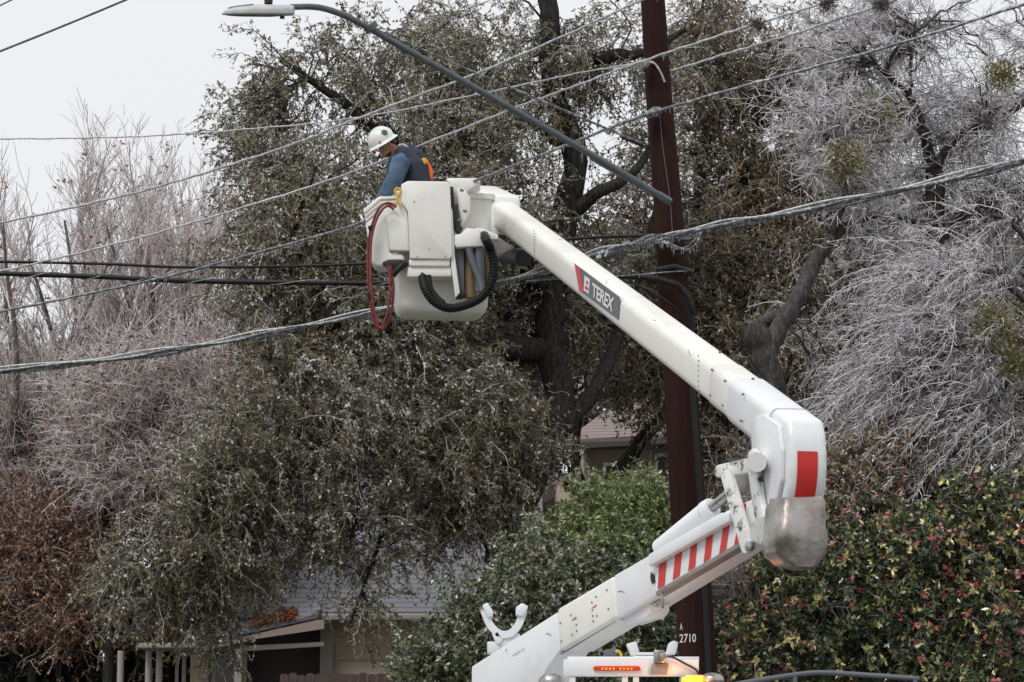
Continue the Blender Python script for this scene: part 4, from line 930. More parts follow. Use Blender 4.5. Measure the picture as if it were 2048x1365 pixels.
# ---------------- central live oak
lim = [limb(((985, 1330, 38.5), (1003, 1130, 38.5), (1040, 1000, 38.5), (1085, 900, 38.7), (1118, 800, 39), (1100, 690, 39.2), (1108, 590, 39.3), (1130, 440, 39.5), (1150, 300, 39.6), (1105, 180, 39.6), (1100, 40, 39.6), (1090, -60, 39.6)), .28, .14, 6, .02),
       limb(((1085, 905, 38.7), (1150, 830, 39), (1200, 760, 39.4), (1240, 660, 40), (1290, 500, 40.5), (1350, 300, 41)), .14, .05),
       limb(((1105, 200, 39.6), (1160, 128, 39.4), (1225, 112, 39.2), (1290, 106, 39.2), (1370, 60, 39.4)), .15, .04, 6, .02),
       limb(((1130, 440, 39.5), (1190, 390, 39.3), (1260, 350, 39.5), (1330, 260, 40)), .13, .04, 6, .02),
       limb(((1095, 700, 39.2), (960, 700, 38.6), (850, 720, 38.2), (790, 690, 38), (740, 640, 38), (650, 540, 38), (560, 420, 38.2)), .20, .05, 6, .02),
       limb(((850, 720, 38.2), (770, 770, 37.8), (700, 800, 37.4), (640, 790, 37.2), (560, 850, 37), (470, 950, 36.6), (380, 1010, 36.3), (270, 1080, 36)), .12, .025, 6, .02),
       limb(((1110, 600, 39.3), (1010, 470, 39), (900, 340, 38.8), (760, 260, 38.8), (650, 180, 38.8), (560, 120, 38.8)), .17, .04, 6, .02),
       limb(((1150, 300, 39.6), (1020, 220, 39.4), (900, 150, 39.2), (800, 60, 39.2)), .12, .03, 6, .02),
       limb(((690, 800, 37.4), (680, 900, 37), (720, 980, 36.8), (700, 1090, 36.6)), .06, .02), limb(((1003, 1130, 38.5), (930, 1000, 38), (860, 940, 37.6), (800, 930, 37.4)), .12, .03),
       limb(((560, 850, 37), (520, 960, 36.7), (480, 1080, 36.5), (460, 1180, 36.4)), .05, .015), limb(((780, 990, 37), (760, 1080, 36.8), (735, 1150, 36.8), (700, 1250, 36.8)), .045, .015)]
r0_ = P(1000, 1340, 38.5); oak = tree_root('live_oak', 'broad live oak in the middle, olive iced leaves drooping over the grey roof', 'tree', r0_, TG)
sk = trunk_mesh(lim, M['bark'], oak)
CL = [(560, 190, 39, 80, 80, 1.3, .5), (700, 130, 39, 120, 90, 1.4, .55), (500, 260, 38.6, 70, 90, 1, .6), (590, 330, 38, 140, 110, 1.8, .8), (850, 190, 38.6, 170, 160, 1.8, .75), (1040, 140, 39.3, 170, 150, 1.8, .65), (1220, 130, 40, 120, 110, 1.3, .5),
      (850, 30, 39, 90, 60, 1, .6), (1180, 20, 39.5, 90, 60, 1, .5), (690, 440, 37.8, 200, 160, 2), (960, 400, 38.5, 200, 180, 2), (1180, 520, 40, 120, 150, 1.5), (1250, 240, 40, 110, 70, 1.2, .7), (480, 470, 37.6, 85, 140, 1.2, .65), (540, 620, 37.3, 120, 140, 1.4),
      (760, 620, 37.6, 200, 150, 1.8), (980, 640, 40.2, 170, 150, 1.0), (620, 830, 36.8, 150, 140, 1.5), (840, 870, 37.4, 190, 150, 1.6), (960, 840, 37.8, 130, 130, 1.3), (470, 900, 36.6, 100, 110, 1.2), (1000, 900, 38.4, 80, 110, .8),
      (430, 1010, 36.4, 120, 90, 1.2, .9), (310, 1090, 36, 90, 50, .9, 1.0), (270, 1165, 36, 70, 50, .7, .8), (380, 1140, 36.2, 100, 70, 1, .8), (600, 1010, 36.8, 110, 90, 1), (430, 1230, 36.3, 45, 80, .6, .6), (520, 1180, 36.5, 25, 80, .4, .6), (340, 1230, 36.2, 30, 60, .5, .5), (450, 1300, 36.3, 45, 40, .5, .5),
      (770, 1030, 36.9, 80, 70, .9), (730, 1150, 36.8, 38, 70, .5, .7), (705, 1220, 36.8, 34, 50, .4, .5), (880, 1020, 37.4, 100, 60, .9), (960, 980, 38, 80, 80, .8), (620, 1130, 36.8, 30, 40, .5, .7), (900, 1090, 37.4, 40, 40, .4, .6)]
B, BL, TW, bp, blp, twp = crown(CL, sk, 760, bl=(9, .80, .20, (0, 0, -.9), .9), tw=(7, .26, .3, (0, 0, -.6), .9), rb=(.045, .012), rbl=.008, rtw=.0042)
# sprigs reaching out against the sky and past the crown's left edge
SP = [((560, 110), (505, 60), (445, 64)), ((560, 120), (520, 80), (490, 42)), ((610, 110), (600, 60), (592, 42)), ((650, 110), (655, 80), (640, 60)), ((480, 240), (450, 180), (424, 180)), ((480, 260), (440, 240), (405, 190)), ((470, 300), (430, 262), (372, 268)),
      ((700, 60), (690, 30), (676, -5)), ((740, 90), (730, 50), (748, 20)), ((690, 20), (682, 50), (668, 76)), ((720, -10), (716, 25), (722, 38)), ((780, 50), (760, 30), (752, 5)), ((300, 1090), (240, 1075), (185, 1104)), ((300, 1130), (230, 1130), (165, 1136)), ((290, 1160), (225, 1180), (190, 1215)), ((280, 1180), (240, 1215), (188, 1245)), ((400, 980), (340, 975), (305, 985)), ((340, 1030), (290, 1045), (240, 1048))]
lms = [limb([(x, y, 38.6 if y_ < 500 else 36) for x, y in s_], .012, .004, 5) for s_ in SP for y_ in (s_[0][1],)]
sp_ = np.array([[pth[int(i * (len(pth) - 1) / 7)][:] for i in range(8)] for pth, _ in lms])
SPT = tubes(sp_, taper(.012, .004, len(sp_), 8), 5)
st, d, _, _ = spawn(sp_, 16, .05, 1, .9); tp_ = grow(st, d, .16 * rng.uniform(.4, 1.3, len(st)), 3, .3, (0, 0, -.3))
SP2 = tubes(tp_, taper(.0035, .002, len(st), 4), 3); LSP = put_leaves([tp_], (6,), .055, .028, drop=.2)
np_mesh('branches', *B[:2], M['darktwig'], oak, B[2]); v, q, t_ = cat([BL, TW, SPT, SP2]); np_mesh('twigs', v, q, M['oaktwig'], oak, t_)
v, q, t_ = cat([put_leaves([twp, blp], (9, 14), .058, .026, drop=.35, t0=.05), LSP])
np_mesh('crown', v, q, M['oakleaf'], oak, t_)

# ---------------- second live oak behind the pole
lim = [limb(((1545, 1400, 43), (1535, 1100, 43), (1480, 800, 43), (1450, 560, 43.2), (1500, 330, 43.4), (1560, 100, 43.6)), .28, .07, 6, .02), limb(((1480, 800, 43), (1350, 640, 43), (1280, 480, 43.5)), .14, .04), limb(((1450, 560, 43.2), (1400, 380, 43), (1420, 200, 43), (1380, 60, 43)), .15, .04),
       limb(((1500, 640, 43), (1620, 500, 43), (1700, 340, 43)), .13, .04), limb(((1190, 1260, 42.5), (1195, 1090, 42.5), (1215, 985, 42.6), (1270, 900, 43), (1350, 800, 43.2)), .24, .09, 6, .02), limb(((1180, 1010, 42), (1150, 920, 42.5), (1165, 800, 43)), .10, .05)]
r0_ = P(1545, 1400, 43); oak2 = tree_root('live_oak', 'brown leaved live oak behind the utility pole, white sky showing through its crown', 'tree', r0_, TG)
sk = trunk_mesh(lim, M['bark'], oak2)
CL = [(1420, 60, 43, 130, 90, 1.8, .7), (1400, 170, 43, 90, 90, 1.5, .7), (1560, 130, 43.5, 90, 120, 1.6, .7), (1490, 200, 43.5, 90, 80, 1.4, .7), (1300, 330, 43, 90, 60, 1.3, .6), (1400, 290, 43.5, 60, 60, 1, .5), (1540, 380, 43.2, 120, 80, 1.6), (1430, 450, 43, 120, 110, 1.7), (1310, 480, 42.5, 110, 110, 1.5),
      (1560, 540, 43, 130, 120, 1.7), (1420, 620, 42.6, 140, 120, 1.6), (1260, 640, 42.4, 110, 120, 1.4), (1640, 420, 44, 110, 140, 1.6, .8), (1650, 240, 44, 90, 130, 1.5, .7), (1520, 740, 42.5, 150, 120, 1.6), (1700, 640, 44, 130, 150, 1.6), (1360, 770, 42.5, 90, 90, 1.2), (1480, 890, 42.4, 110, 110, 1.3), (1240, 770, 43, 80, 40, 1, .6),
      (1600, 900, 43, 130, 140, 1.4), (1470, 1010, 42.2, 70, 80, 1), (1850, 550, 45, 200, 160, 1.6, .6), (1850, 800, 45, 220, 150, 1.6, .7)]
B, BL, TW, bp, blp, twp = crown(CL, sk, 640, bl=(9, .90, .20, (0, 0, -.7), .9), tw=(7, .28, .3, (0, 0, -.5), .9), rb=(.05, .013), rbl=.009, rtw=.005)
np_mesh('branches', *B[:2], M['darktwig'], oak2, B[2]); v, q, t_ = cat([BL, TW]); np_mesh('twigs', v, q, M['oaktwig'], oak2, t_)
v, q, t_ = put_leaves([twp, blp], (8, 12), .064, .030, drop=.3, t0=.05)
np_mesh('crown', v, q, M['oakleaf2'], oak2, t_)

# ---------------- broken grey tree on the right, heavily iced
lim = [limb(((1600, 1420, 32.8), (1570, 1080, 32.8), (1548, 850, 32.8), (1532, 730, 32.8), (1508, 655, 32.8)), .20, .17, 6, .02), limb(((1528, 720, 32.8), (1560, 655, 32.9), (1600, 590, 33.1), (1632, 520, 33.3), (1665, 480, 33.3), (1700, 445, 33.4), (1760, 430, 33.5), (1830, 445, 33.6)), .13, .035, 6, .012),
       limb(((1500, 658, 33.4), (1545, 640, 33.3), (1590, 600, 33.2)), .09, .05, 5, .02), limb(((1665, 480, 33.3), (1678, 430, 33.2), (1690, 380, 33.2), (1676, 290, 33.2), (1665, 220, 33.2)), .055, .018, 6, .012)]
r0_ = P(1600, 1420, 33.5); ice1 = tree_root('storm_broken_tree', 'tree with a snapped dark stump top and one grey limb bending up right', 'tree', r0_, TG)
sk = trunk_mesh(lim, M['bark2'], ice1)
CL = [(1700, 330, 33.3, 110, 120, 1, 1), (1640, 250, 33.5, 80, 90, .9, .7), (1750, 440, 33.4, 110, 60, .9, .8), (1680, 640, 33.9, 70, 60, .4, .5), (1660, 760, 34, 80, 80, .5, .6)]
B, BL, TW, *_ = crown(CL, sk, 75, bl=(6, .8, .28, (0, 0, -.1), .9), tw=(10, .20, .35, (0, 0, -.3), .9), rb=(.024, .010), rbl=.0078, rtw=.0054)
np_mesh('branches', *B[:2], M['darktwig'], ice1, B[2]); v, q, t_ = cat([(BL[0], BL[1], BL[2] * .6), (TW[0], TW[1], .12 + .88 * TW[2])]); np_mesh('twigs', v, q, M['icetwig'], ice1, t_)

lim = [limb(((1880, 1420, 35.5), (1875, 900, 35.5), (1872, 560, 35.5), (1870, 380, 35.5), (1866, 330, 35.5)), .17, .11, 6, .01), limb(((1868, 345, 35.5), (1850, 270, 35.4), (1820, 195, 35.3), (1772, 150, 35.2), (1740, 115, 35.2)), .07, .02, 6, .01), limb(((1772, 150, 35.2), (1785, 110, 35.2), (1815, 75, 35.2), (1850, 52, 35.2)), .035, .012, 6),
       limb(((1868, 345, 35.5), (1900, 290, 35.6), (1960, 250, 35.8), (2040, 215, 36), (2120, 150, 36)), .06, .025, 6, .01), limb(((1862, 330, 35.5), (1845, 270, 35.6), (1810, 225, 35.6)), .08, .05, 6, .01), limb(((1820, 195, 35.3), (1822, 110, 35.3), (1832, 40, 35.3)), .03, .012, 6), limb(((1870, 500, 35.5), (1930, 430, 35.6), (2010, 390, 35.8), (2100, 370, 36)), .06, .03, 6)]
r0_ = P(1880, 1420, 35.5); ice2 = tree_root('iced_bare_tree', 'bare dark forked tree at the upper right under a white tangle of iced twigs', 'tree', r0_, TG)
sk = trunk_mesh(lim, M['bark'], ice2)
CL = [(1740, 120, 35.5, 130, 110, 1.5), (1640, 150, 35.5, 90, 120, 1.2, .8), (1850, 60, 35.5, 120, 80, 1.5, .8), (1990, 60, 35.5, 110, 110, 1.4, .55), (1850, 200, 35.5, 160, 100, 1.6), (2000, 230, 35.8, 100, 100, 1.5), (1780, 270, 35.3, 120, 90, 1.4), (1930, 330, 35.5, 150, 90, 1.5), (1840, 420, 35.3, 150, 90, 1.3), (2000, 460, 35.5, 100, 100, 1.3), (1700, 40, 35.6, 90, 60, 1, .8)]
B, BL, TW, *_ = crown([(c_[0], c_[1], c_[2] + .6) + tuple(c_[3:]) for c_ in CL], sk, 165, bl=(8, .80, .24, (0, 0, -.1), .85), tw=(11, .21, .36, (0, 0, -.25), .9), rb=(.034, .013), rbl=.0085, rtw=.0054)
np_mesh('branches', *B[:2], M['darktwig'], ice2, B[2]); v, q, t_ = cat([(BL[0], BL[1], BL[2] * .6), (TW[0], TW[1], .12 + .88 * TW[2])]); np_mesh('twigs', v, q, M['icetwig'], ice2, t_)

# weeping iced shrub-tree whose long twigs arch down to the left
lim = [limb(((2110, 1420, 32), (2100, 900, 32), (2080, 620, 32), (2090, 430, 32)), .13, .06, 6, .01), limb(((2090, 640, 32), (2000, 560, 32), (1930, 540, 32), (1860, 560, 32)), .045, .018, 6), limb(((2095, 760, 32), (2000, 700, 32), (1900, 720, 31.8)), .04, .016, 6), limb(((2090, 520, 32), (2010, 440, 32), (1930, 430, 32)), .04, .016, 6), limb(((2098, 880, 32), (2010, 800, 31.8), (1930, 830, 31.6)), .035, .015, 6)]
r0_ = P(2110, 1420, 32); ice3 = tree_root('weeping_tree', 'weeping tree at the right edge whose long white iced twigs arch down leftwards', 'tree', r0_, TG)
sk = trunk_mesh(lim, M['darktwig'], ice3)
CL = [(1900, 560, 32, 130, 60, .9), (2000, 520, 32, 90, 80, 1), (1990, 640, 32, 110, 90, 1), (1870, 680, 31.9, 130, 80, .9), (1960, 780, 31.8, 140, 90, 1), (1800, 780, 31.6, 110, 60, .7, .8), (1900, 880, 31.0, 140, 60, .5, .5), (2020, 900, 31.0, 70, 80, .5, .5)]
B, BL, TW, *_ = crown(CL, sk, 165, bl=(6, 1.25, .11, (-.4, 0, -1.1), .55), tw=(18, .13, .30, (-.3, 0, -.6), .85), rb=(.026, .010), rbl=.0072, rtw=.0050, bump=.9, dirbias=(-.9, 0, .15))
np_mesh('branches', *B[:2], M['darktwig'], ice3, B[2]); v, q, t_ = cat([(BL[0], BL[1], BL[2] * .6), (TW[0], TW[1], .12 + .88 * TW[2])]); np_mesh('twigs', v, q, M['icetwig'], ice3, t_)

# mistletoe balls and ball moss
def clump(name, label, cat_, px, py, Y, r_, n, m, L, w, group):
    c = np.array(P(px, py, Y)[:]); pos = c + nrm(rng.normal(size=(n, 3))) * (rng.random((n, 1)) ** .5) * r_ * [1, 1, .9] * (1 + .25 * np.sin(rng.random((n, 1)) * 20))
    v, q, t_ = leaves(pos, (pos - c) / r_ + rng.normal(size=(n, 3)) * .5, L, w)
    root = thing(name, label, cat_, tuple(c), group); np_mesh('foliage', v, q, m, root, t_)
    k = 60; e_ = nrm(rng.normal(size=(k, 3))); sp = grow(np.repeat(c[None], k, 0), e_, r_ * .95, 4, .2, (0, 0, -.1)); v, q, t_ = tubes(sp, taper(.006, .003, k, 5), 4); np_mesh('stems', v, q, m, root, t_)
MG, BG = 'mistletoe clumps high in the iced trees', 'ball moss tufts'
for lab, x, y, Y, r_, n in (('large yellow green mistletoe clump left of the fork of the dark bare tree', 1738, 240, 33.4, .38, 2300), ('smaller yellowish mistletoe clump low on the grey limb above the sagging cable', 1690, 325, 32.6, .30, 1100), ('small mistletoe clump at the upper right beside the frame edge', 2005, 150, 34.0, .22, 700),
                            ('wide olive mistletoe clump hanging in the weeping twigs at the right edge', 1990, 655, 31.2, .36, 1600), ('ragged olive mistletoe patch just under the wide one at the right edge', 2030, 730, 31.2, .22, 700)):
    clump('mistletoe', lab, 'mistletoe', x, y, Y, r_, n, M['mistletoe'], .055, .022, MG)
M['moss'] = rampmat('ball_moss', [(0, (.05, .035, .028)), (1, (.22, .19, .18))], .8)
for lab, x, y, Y, r_ in (('spiky ball moss tuft on the wire near the top, left one of the pair', 1655, 8, 26.9, .085), ('spiky ball moss tuft on the wire near the top, right one of the pair', 1762, 10, 26.8, .095), ('small ball moss tuft on the frosted wire just right of the pole', 1517, 50, 27.1, .07), ('ball moss tuft in the dark forked tree, right of the fork', 1978, 245, 35, .10), ('brown ball moss tuft beside the large mistletoe', 1770, 195, 35, .08)):
    clump('ball_moss', lab, 'air plant', x, y, Y, r_, 260, M['moss'], .075, .008, BG)

# ---------------- hedges and shrubs
HG = 'garden shrubs behind the truck'
def shrub(name, label, px, Y, stems, CL, nb, m, L, w, bl=(8, .45, .25, (0, 0, .3), .8), tw=(6, .16, .3, (0, 0, .1), .9), lf=(7, 8), drop=.25, twt=.1, twm=None, mstem=None, rtw=.003, cat_='shrub', ca=.10, sh=.8):
    b0 = P(px, 1500, Y); root = thing(name, label, cat_, (b0.x, Y, gz(Y)), HG)
    lim = [limb([(x0, 1480, Y), ((x0 + x1) / 2, (1480 + y1) / 2, Y), (x1, y1, Y)], .04, .012, 5, .01) for x0, x1, y1 in stems]
    sk = trunk_mesh(lim, mstem or M['barkgrey'], root, 'stems')
    B, BL, TW, bp, blp, twp = crown(CL, sk, nb, bl=bl, tw=tw, rb=(.016, .006), rbl=.005, rtw=rtw, bump=.2, t0=.25)
    v, q, t_ = cat([B, BL, TW]); np_mesh('twigs', v, q, twm or M['oaktwig'], root, t_)
    v, q, t_ = cat([put_leaves([twp], lf[:1], L, w, drop=drop, t0=twt, ca=ca, sh=sh), put_leaves([blp], lf[1:], L, w, drop=drop, t0=.1, ca=ca, sh=sh)]); np_mesh('foliage', v, q, m, root, t_)
    return root
shrub('privet_shrub', 'bright green privet bush in front of the two-storey house beside the pole', 1250, 31.5, [(1200, 1220, 1020), (1250, 1260, 1000), (1290, 1310, 1040), (1230, 1180, 1080)],
      [(1225, 1040, 31.5, 70, 60, .7), (1290, 1060, 31.4, 60, 70, .7), (1170, 1110, 31.3, 80, 60, .7), (1260, 1140, 31.3, 110, 70, .8), (1330, 1180, 31.3, 50, 70, .6, .6)], 170, M['privetleaf'], .075, .030)
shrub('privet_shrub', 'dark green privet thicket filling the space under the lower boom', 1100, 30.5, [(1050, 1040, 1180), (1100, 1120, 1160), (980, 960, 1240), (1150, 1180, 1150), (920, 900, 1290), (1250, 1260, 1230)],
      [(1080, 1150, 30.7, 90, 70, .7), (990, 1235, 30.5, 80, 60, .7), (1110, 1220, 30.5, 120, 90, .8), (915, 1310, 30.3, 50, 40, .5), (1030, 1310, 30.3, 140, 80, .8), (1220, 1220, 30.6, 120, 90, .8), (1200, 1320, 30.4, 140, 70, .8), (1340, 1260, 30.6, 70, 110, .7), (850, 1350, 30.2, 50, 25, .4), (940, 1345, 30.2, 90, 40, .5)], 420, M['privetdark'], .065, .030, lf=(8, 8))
shrub('redtip_hedge', 'tall hedge with red and pink tips right of the boom elbow', 1760, 31.5, [(1720, 1700, 900), (1780, 1800, 900), (1840, 1880, 950), (1680, 1690, 1000)],
      [(1700, 950, 31.5, 60, 70, .7), (1690, 1040, 31.4, 60, 80, .6), (1810, 950, 31.6, 90, 80, .8), (1760, 880, 31.8, 40, 50, .5, .5), (1900, 900, 31.8, 50, 60, .6, .6), (1950, 970, 31.7, 120, 80, .8), (1780, 1060, 31.5, 100, 80, .7), (1570, 1130, 31.0, 45, 60, .5), (2030, 890, 31.7, 50, 70, .6, .6)], 260, M['redleaf'], .058, .024, lf=(7, 6), sh=.9, twt=.3, bl=(8, .42, .25, (0, 0, .5), .8))
shrub('variegated_hedge', 'large hedge of dark green and cream yellow leaves filling the lower right corner', 1800, 30.5, [(1600, 1590, 1200), (1700, 1700, 1150), (1800, 1810, 1120), (1900, 1910, 1080), (2000, 2010, 1060), (1540, 1530, 1250)],
      [(1600, 1180, 30.4, 90, 80, .7), (1720, 1150, 30.5, 100, 90, .8), (1850, 1120, 30.6, 120, 90, .8), (1980, 1090, 30.6, 110, 110, .9), (1560, 1280, 30.3, 90, 90, .7), (1680, 1290, 30.3, 120, 100, .8), (1820, 1260, 30.4, 130, 110, .9), (1970, 1250, 30.4, 130, 120, .9), (2050, 1180, 30.4, 60, 130, .7), (1900, 1000, 31, 50, 50, .5, .5), (1760, 1060, 30.9, 45, 50, .5, .5), (2020, 1000, 30.8, 50, 60, .5, .6), (1480, 1320, 30.5, 60, 70, .5, .6), (1900, 1350, 30.2, 180, 50, .7)], 600, M['hedgeleaf'], .080, .040, lf=(7, 4), twt=.62, sh=.93, ca=.06, bl=(7, .42, .25, (0, 0, .3), .8))
# bare iced brush tangle between pole and hedge
shrub('bare_brush', 'tangle of thin bare iced brush between the utility pole and the hedges', 1490, 32, [(1470, 1460, 1150), (1520, 1500, 1120)], [(1480, 1180, 32, 80, 100, .8), (1450, 1300, 32, 60, 80, .7), (1560, 1080, 32, 70, 80, .8), (1640, 960, 32.4, 70, 90, .8), (1540, 960, 33, 90, 100, .8)], 150, M['oakleaf'], .04, .016,
      bl=(8, .6, .3, (0, 0, 0), .9), tw=(8, .24, .35, (0, 0, 0), .9), lf=(1, 1), twm=M['rosetwig'])

# ---------------- bare vase-shaped trees on the left
def bare(label, px, Y, fork_y, top_y, nl, fan, m1=(8, 9, 5), leafn=1, seed_=0, twm='pinktwig', r_=.16):
    base = P(px, 1500, Y); fk = P(px, fork_y, Y); tp = P(px, top_y, Y); root = tree_root('bare_tree', label, 'tree', base, 'bare winter trees on the left')
    H = tp.z - fk.z; g0 = gz(Y)
    pth = smooth_path([Vector((fk.x - .1, Y, g0 - .2)), Vector((fk.x + .05, Y, (g0 + fk.z) / 2)), fk], 6)
    MB().tube(pth, list(np.linspace(r_ * 1.3, r_, len(pth))), 10).build('trunk', M['barkpink'], root, angle=80)
    st = np.repeat(np.array([fk[:]]), nl, 0) + np.stack([np.zeros(nl), np.zeros(nl), -rng.random(nl) * H * .18], 1)
    an = np.linspace(-1, 1, nl) * fan + rng.normal(size=nl) * .08
    d = np.stack([np.sin(an), rng.normal(size=nl) * .28, np.cos(an)], 1)
    l1 = grow(st, d, H * rng.uniform(.62, .80, nl), 12, .055, (0, 0, .35))
    A1 = tubes(l1, taper(r_ * .50, .022, nl, 13), 7)
    s2, d2, _, t2 = spawn(l1, m1[0], .15, .95, .55); l2 = grow(s2, d2, H * .36 * (1.15 - .5 * t2) * rng.uniform(.6, 1.15, len(s2)), 7, .07, (0, 0, .8))
    A2 = tubes(l2, taper(.019, .008, len(s2), 8), 4)
    s3, d3, _, t3 = spawn(l2, m1[1], .1, 1., .55); l3 = grow(s3, d3, H * .15 * rng.uniform(.5, 1.2, len(s3)), 4, .09, (0, 0, .55))
    A3 = tubes(l3, taper(.0078, .0048, len(s3), 5), 3)
    s4, d4, _, _ = spawn(l3, m1[2], .15, 1., .6); l4 = grow(s4, d4, H * .055 * rng.uniform(.5, 1.3, len(s4)), 2, .12, (0, 0, .2))
    A4 = tubes(l4, taper(.0055, .004, len(s4), 3), 3)
    np_mesh('limbs', *A1[:2], M['barkpink'], root, A1[2])
    v, q, t_ = cat([A2, A3, A4]); np_mesh('twigs', v, q, M[twm], root, t_)
    k = rng.random(len(l4)) < .02 * leafn
    if k.sum():
        v, q, t_ = put_leaves([l4[k]], (5,), .10, .055, drop=.5, jit=.03); np_mesh('leaves', v, q, M['pinkleaf'], root, t_)
bare('leftmost bare tree, its vertical twigs cut by the left edge of the frame', 20, 47, 900, 150, 7, .40)
bare('bare tree second from the left with a tall narrow fan of branches', 165, 49, 860, 205, 8, .36, leafn=1.5)
bare('widest bare tree, third from the left, dark limbs fanning open above the black cables', 330, 48, 800, 200, 9, .48, leafn=2)
bare('bare tree nearest the oak, thin branches leaning right into its leaves', 470, 50, 820, 250, 7, .42, m1=(8, 9, 5), leafn=2)
RG = 'reddish winter trees and bushes at the lower left'
def redtree(name, label, px, Y, lims, CL, nb, leafm, tw_m='rosetwig', lf=(2, 2), LL=.07, ww=.035, twn=9, twl=.34):
    root = thing(name, label, 'tree', (P(px, 1400, Y).x, Y, gz(Y)), RG)
    sk = trunk_mesh([limb([(x, y, Y) for x, y in pts], r0, r1, 5, .02) for pts, r0, r1 in lims], M['bark'], root)
    B, BL, TW, bp, blp, twp = crown(CL, sk, nb, bl=(9, 1.0, .22, (0, 0, .1), .9), tw=(twn, twl, .3, (0, 0, 0), .9), rb=(.03, .010), rbl=.0085, rtw=.0062, bump=.1)
    v, q, t_ = cat([B, BL, TW]); np_mesh('twigs', v, q, M[tw_m], root, t_)
    v, q, t_ = put_leaves([twp, blp], lf, LL, ww, drop=.5, jit=.02); np_mesh('foliage', v, q, leafm, root, t_)
redtree('frosted_tree', 'grey pink frosted small tree at the left edge under the sagging cable bundle', 60, 47.3, [(((90, 1450), (80, 1200), (60, 1000), (40, 850)), .14, .05), (((80, 1100), (140, 960), (160, 850)), .08, .03), (((60, 1000), (-20, 880)), .06, .03)],
        [(60, 850, 47.5, 120, 130, 1.5), (170, 900, 47.5, 110, 120, 1.5), (60, 990, 47.2, 110, 90, 1.1), (-20, 800, 47.5, 80, 100, 1.2), (120, 750, 47.8, 110, 70, 1.2, .7)], 300, M['pinkleaf'], 'pinktwig', (0, 3), .09, .05, 14, .22)
redtree('frosted_tree', 'frosted twiggy tree with a dark upright stem beside the left side of the oak', 300, 45, [(((215, 1450), (215, 1150), (212, 990), (222, 850)), .11, .05), (((214, 985), (250, 950), (330, 900)), .05, .02), (((215, 1100), (330, 960), (400, 880)), .07, .03)],
        [(280, 800, 45, 120, 110, 1.4), (400, 820, 45, 100, 120, 1.4), (250, 920, 44.8, 110, 100, 1.3), (360, 960, 44.8, 110, 100, 1.2), (450, 730, 45.5, 50, 70, 1, .5), (340, 720, 45.5, 80, 50, 1, .5), (180, 790, 45.5, 80, 60, 1, .6)], 330, M['rustleaf'], 'pinktwig', (0, 5), .09, .05, 13, .22)
redtree('rust_leaved_tree', 'low tree holding rusty brown red leaves in the lower left corner', 120, 45.8, [(((60, 1480), (70, 1300), (110, 1150)), .10, .04), (((130, 1480), (120, 1300), (190, 1150)), .08, .03), (((250, 1480), (235, 1330), (280, 1200)), .05, .02)],
        [(90, 1110, 46, 130, 70, 1.0), (210, 1110, 46, 100, 90, 1), (60, 1190, 45.8, 120, 60, .8), (190, 1200, 45.8, 110, 60, .8), (20, 1070, 46, 70, 80, .8), (320, 1180, 46, 80, 80, .8, .8), (420, 1120, 46.5, 80, 90, .6, .6)], 260, M['rustleaf'], 'rosetwig', (5, 4), .075, .042)
redtree('orange_leaved_tree', 'small orange leaved tree seen between the oak branches just above the grey roof', 560, 53, [(((580, 1300), (570, 1150), (560, 1000)), .12, .05)],
        [(560, 1070, 53, 70, 60, 1), (500, 1020, 53, 80, 80, 1), (600, 980, 53, 80, 70, 1), (450, 1100, 53, 90, 90, 1)], 120, M['orangeleaf'], 'rosetwig', (5, 4), .10, .06)
M['darkhedge'] = rampmat('dark_evergreen_leaves', [(0, (.012, .016, .010)), (.7, (.03, .035, .02)), (1, (.07, .07, .05))], .5)
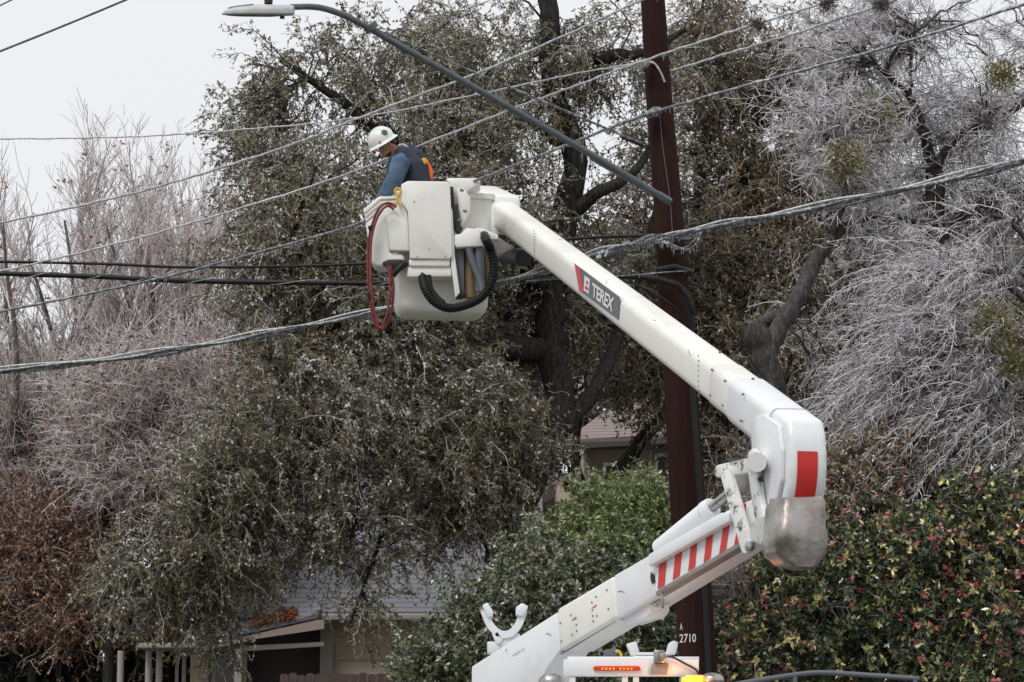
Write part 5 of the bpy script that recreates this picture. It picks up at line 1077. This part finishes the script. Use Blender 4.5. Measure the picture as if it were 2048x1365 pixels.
redtree('evergreen_shrub', 'very dark evergreen bush behind the carport posts along the bottom left', 150, 47, [(((100, 1480), (110, 1380), (120, 1310)), .05, .03), (((250, 1480), (250, 1400), (250, 1330)), .05, .03)],
        [(60, 1320, 47, 120, 60, .8), (180, 1320, 47, 120, 60, .8), (330, 1330, 47.2, 110, 50, .5), (280, 1310, 47, 60, 60, .6)], 130, M['darkhedge'], 'darktwig', (8, 8), .08, .04)
redtree('dark_evergreen', 'dark evergreen tree half hidden behind the frosted twigs on the left', 120, 55, [(((120, 1400), (120, 1000), (110, 800)), .2, .08)],
        [(80, 960, 55, 130, 130, 1.3), (230, 990, 55, 110, 120, 1.2), (110, 1100, 55, 150, 100, 1.2), (260, 1140, 55, 120, 100, 1.2), (380, 1100, 55, 100, 120, 1.2)], 220, M['darkhedge'], 'darktwig', (8, 8), .11, .05)
# far-off wood that closes the view between the trees
clf = [(x, y, 66 + (i % 3) * 2, 190, 150, 2.0) for i, (x, y) in enumerate([(0, 900), (200, 880), (400, 860), (600, 850), (800, 820), (1000, 760), (1200, 740), (1400, 700), (1600, 700), (1800, 700), (2000, 720), (100, 1100), (350, 1100), (600, 1000), (1000, 950), (1450, 950), (1650, 950), (1850, 950), (2050, 950), (1450, 1200), (1700, 1200), (2000, 1200), (900, 600), (1100, 520), (750, 640), (1300, 600), (1500, 620), (1750, 560), (1950, 560), (600, 700)])]
sk = Pn(np.array([(x, y, 68) for x in range(-100, 2200, 60) for y in (1300, 1100, 900, 750)]))
B, BL, TW, bp, blp, twp = crown(clf, sk, 900, bl=(9, 1.7, .22, (0, 0, .2), .9), tw=(6, .6, .3, (0, 0, 0), .9), rb=(.05, .02), rbl=.014, rtw=.010, bump=.1)
L4 = put_leaves([twp, blp], (5, 5), .17, .09, drop=.3)
M['farwood'] = rampmat('far_winter_wood', [(0, (.04, .038, .030)), (.5, (.11, .098, .085)), (.8, (.22, .205, .195)), (1, (.40, .39, .39))], .7)
v, q, t_ = cat([B, BL, TW, L4]); tag(np_mesh('distant_woods', v, q, M['farwood'], None, t_), 'far hazy grey brown wood filling the gaps between the nearer trees', 'woods', kind='stuff')
print('POLYS', sum(len(o.data.polygons) for o in bpy.data.objects if o.type == 'MESH'))
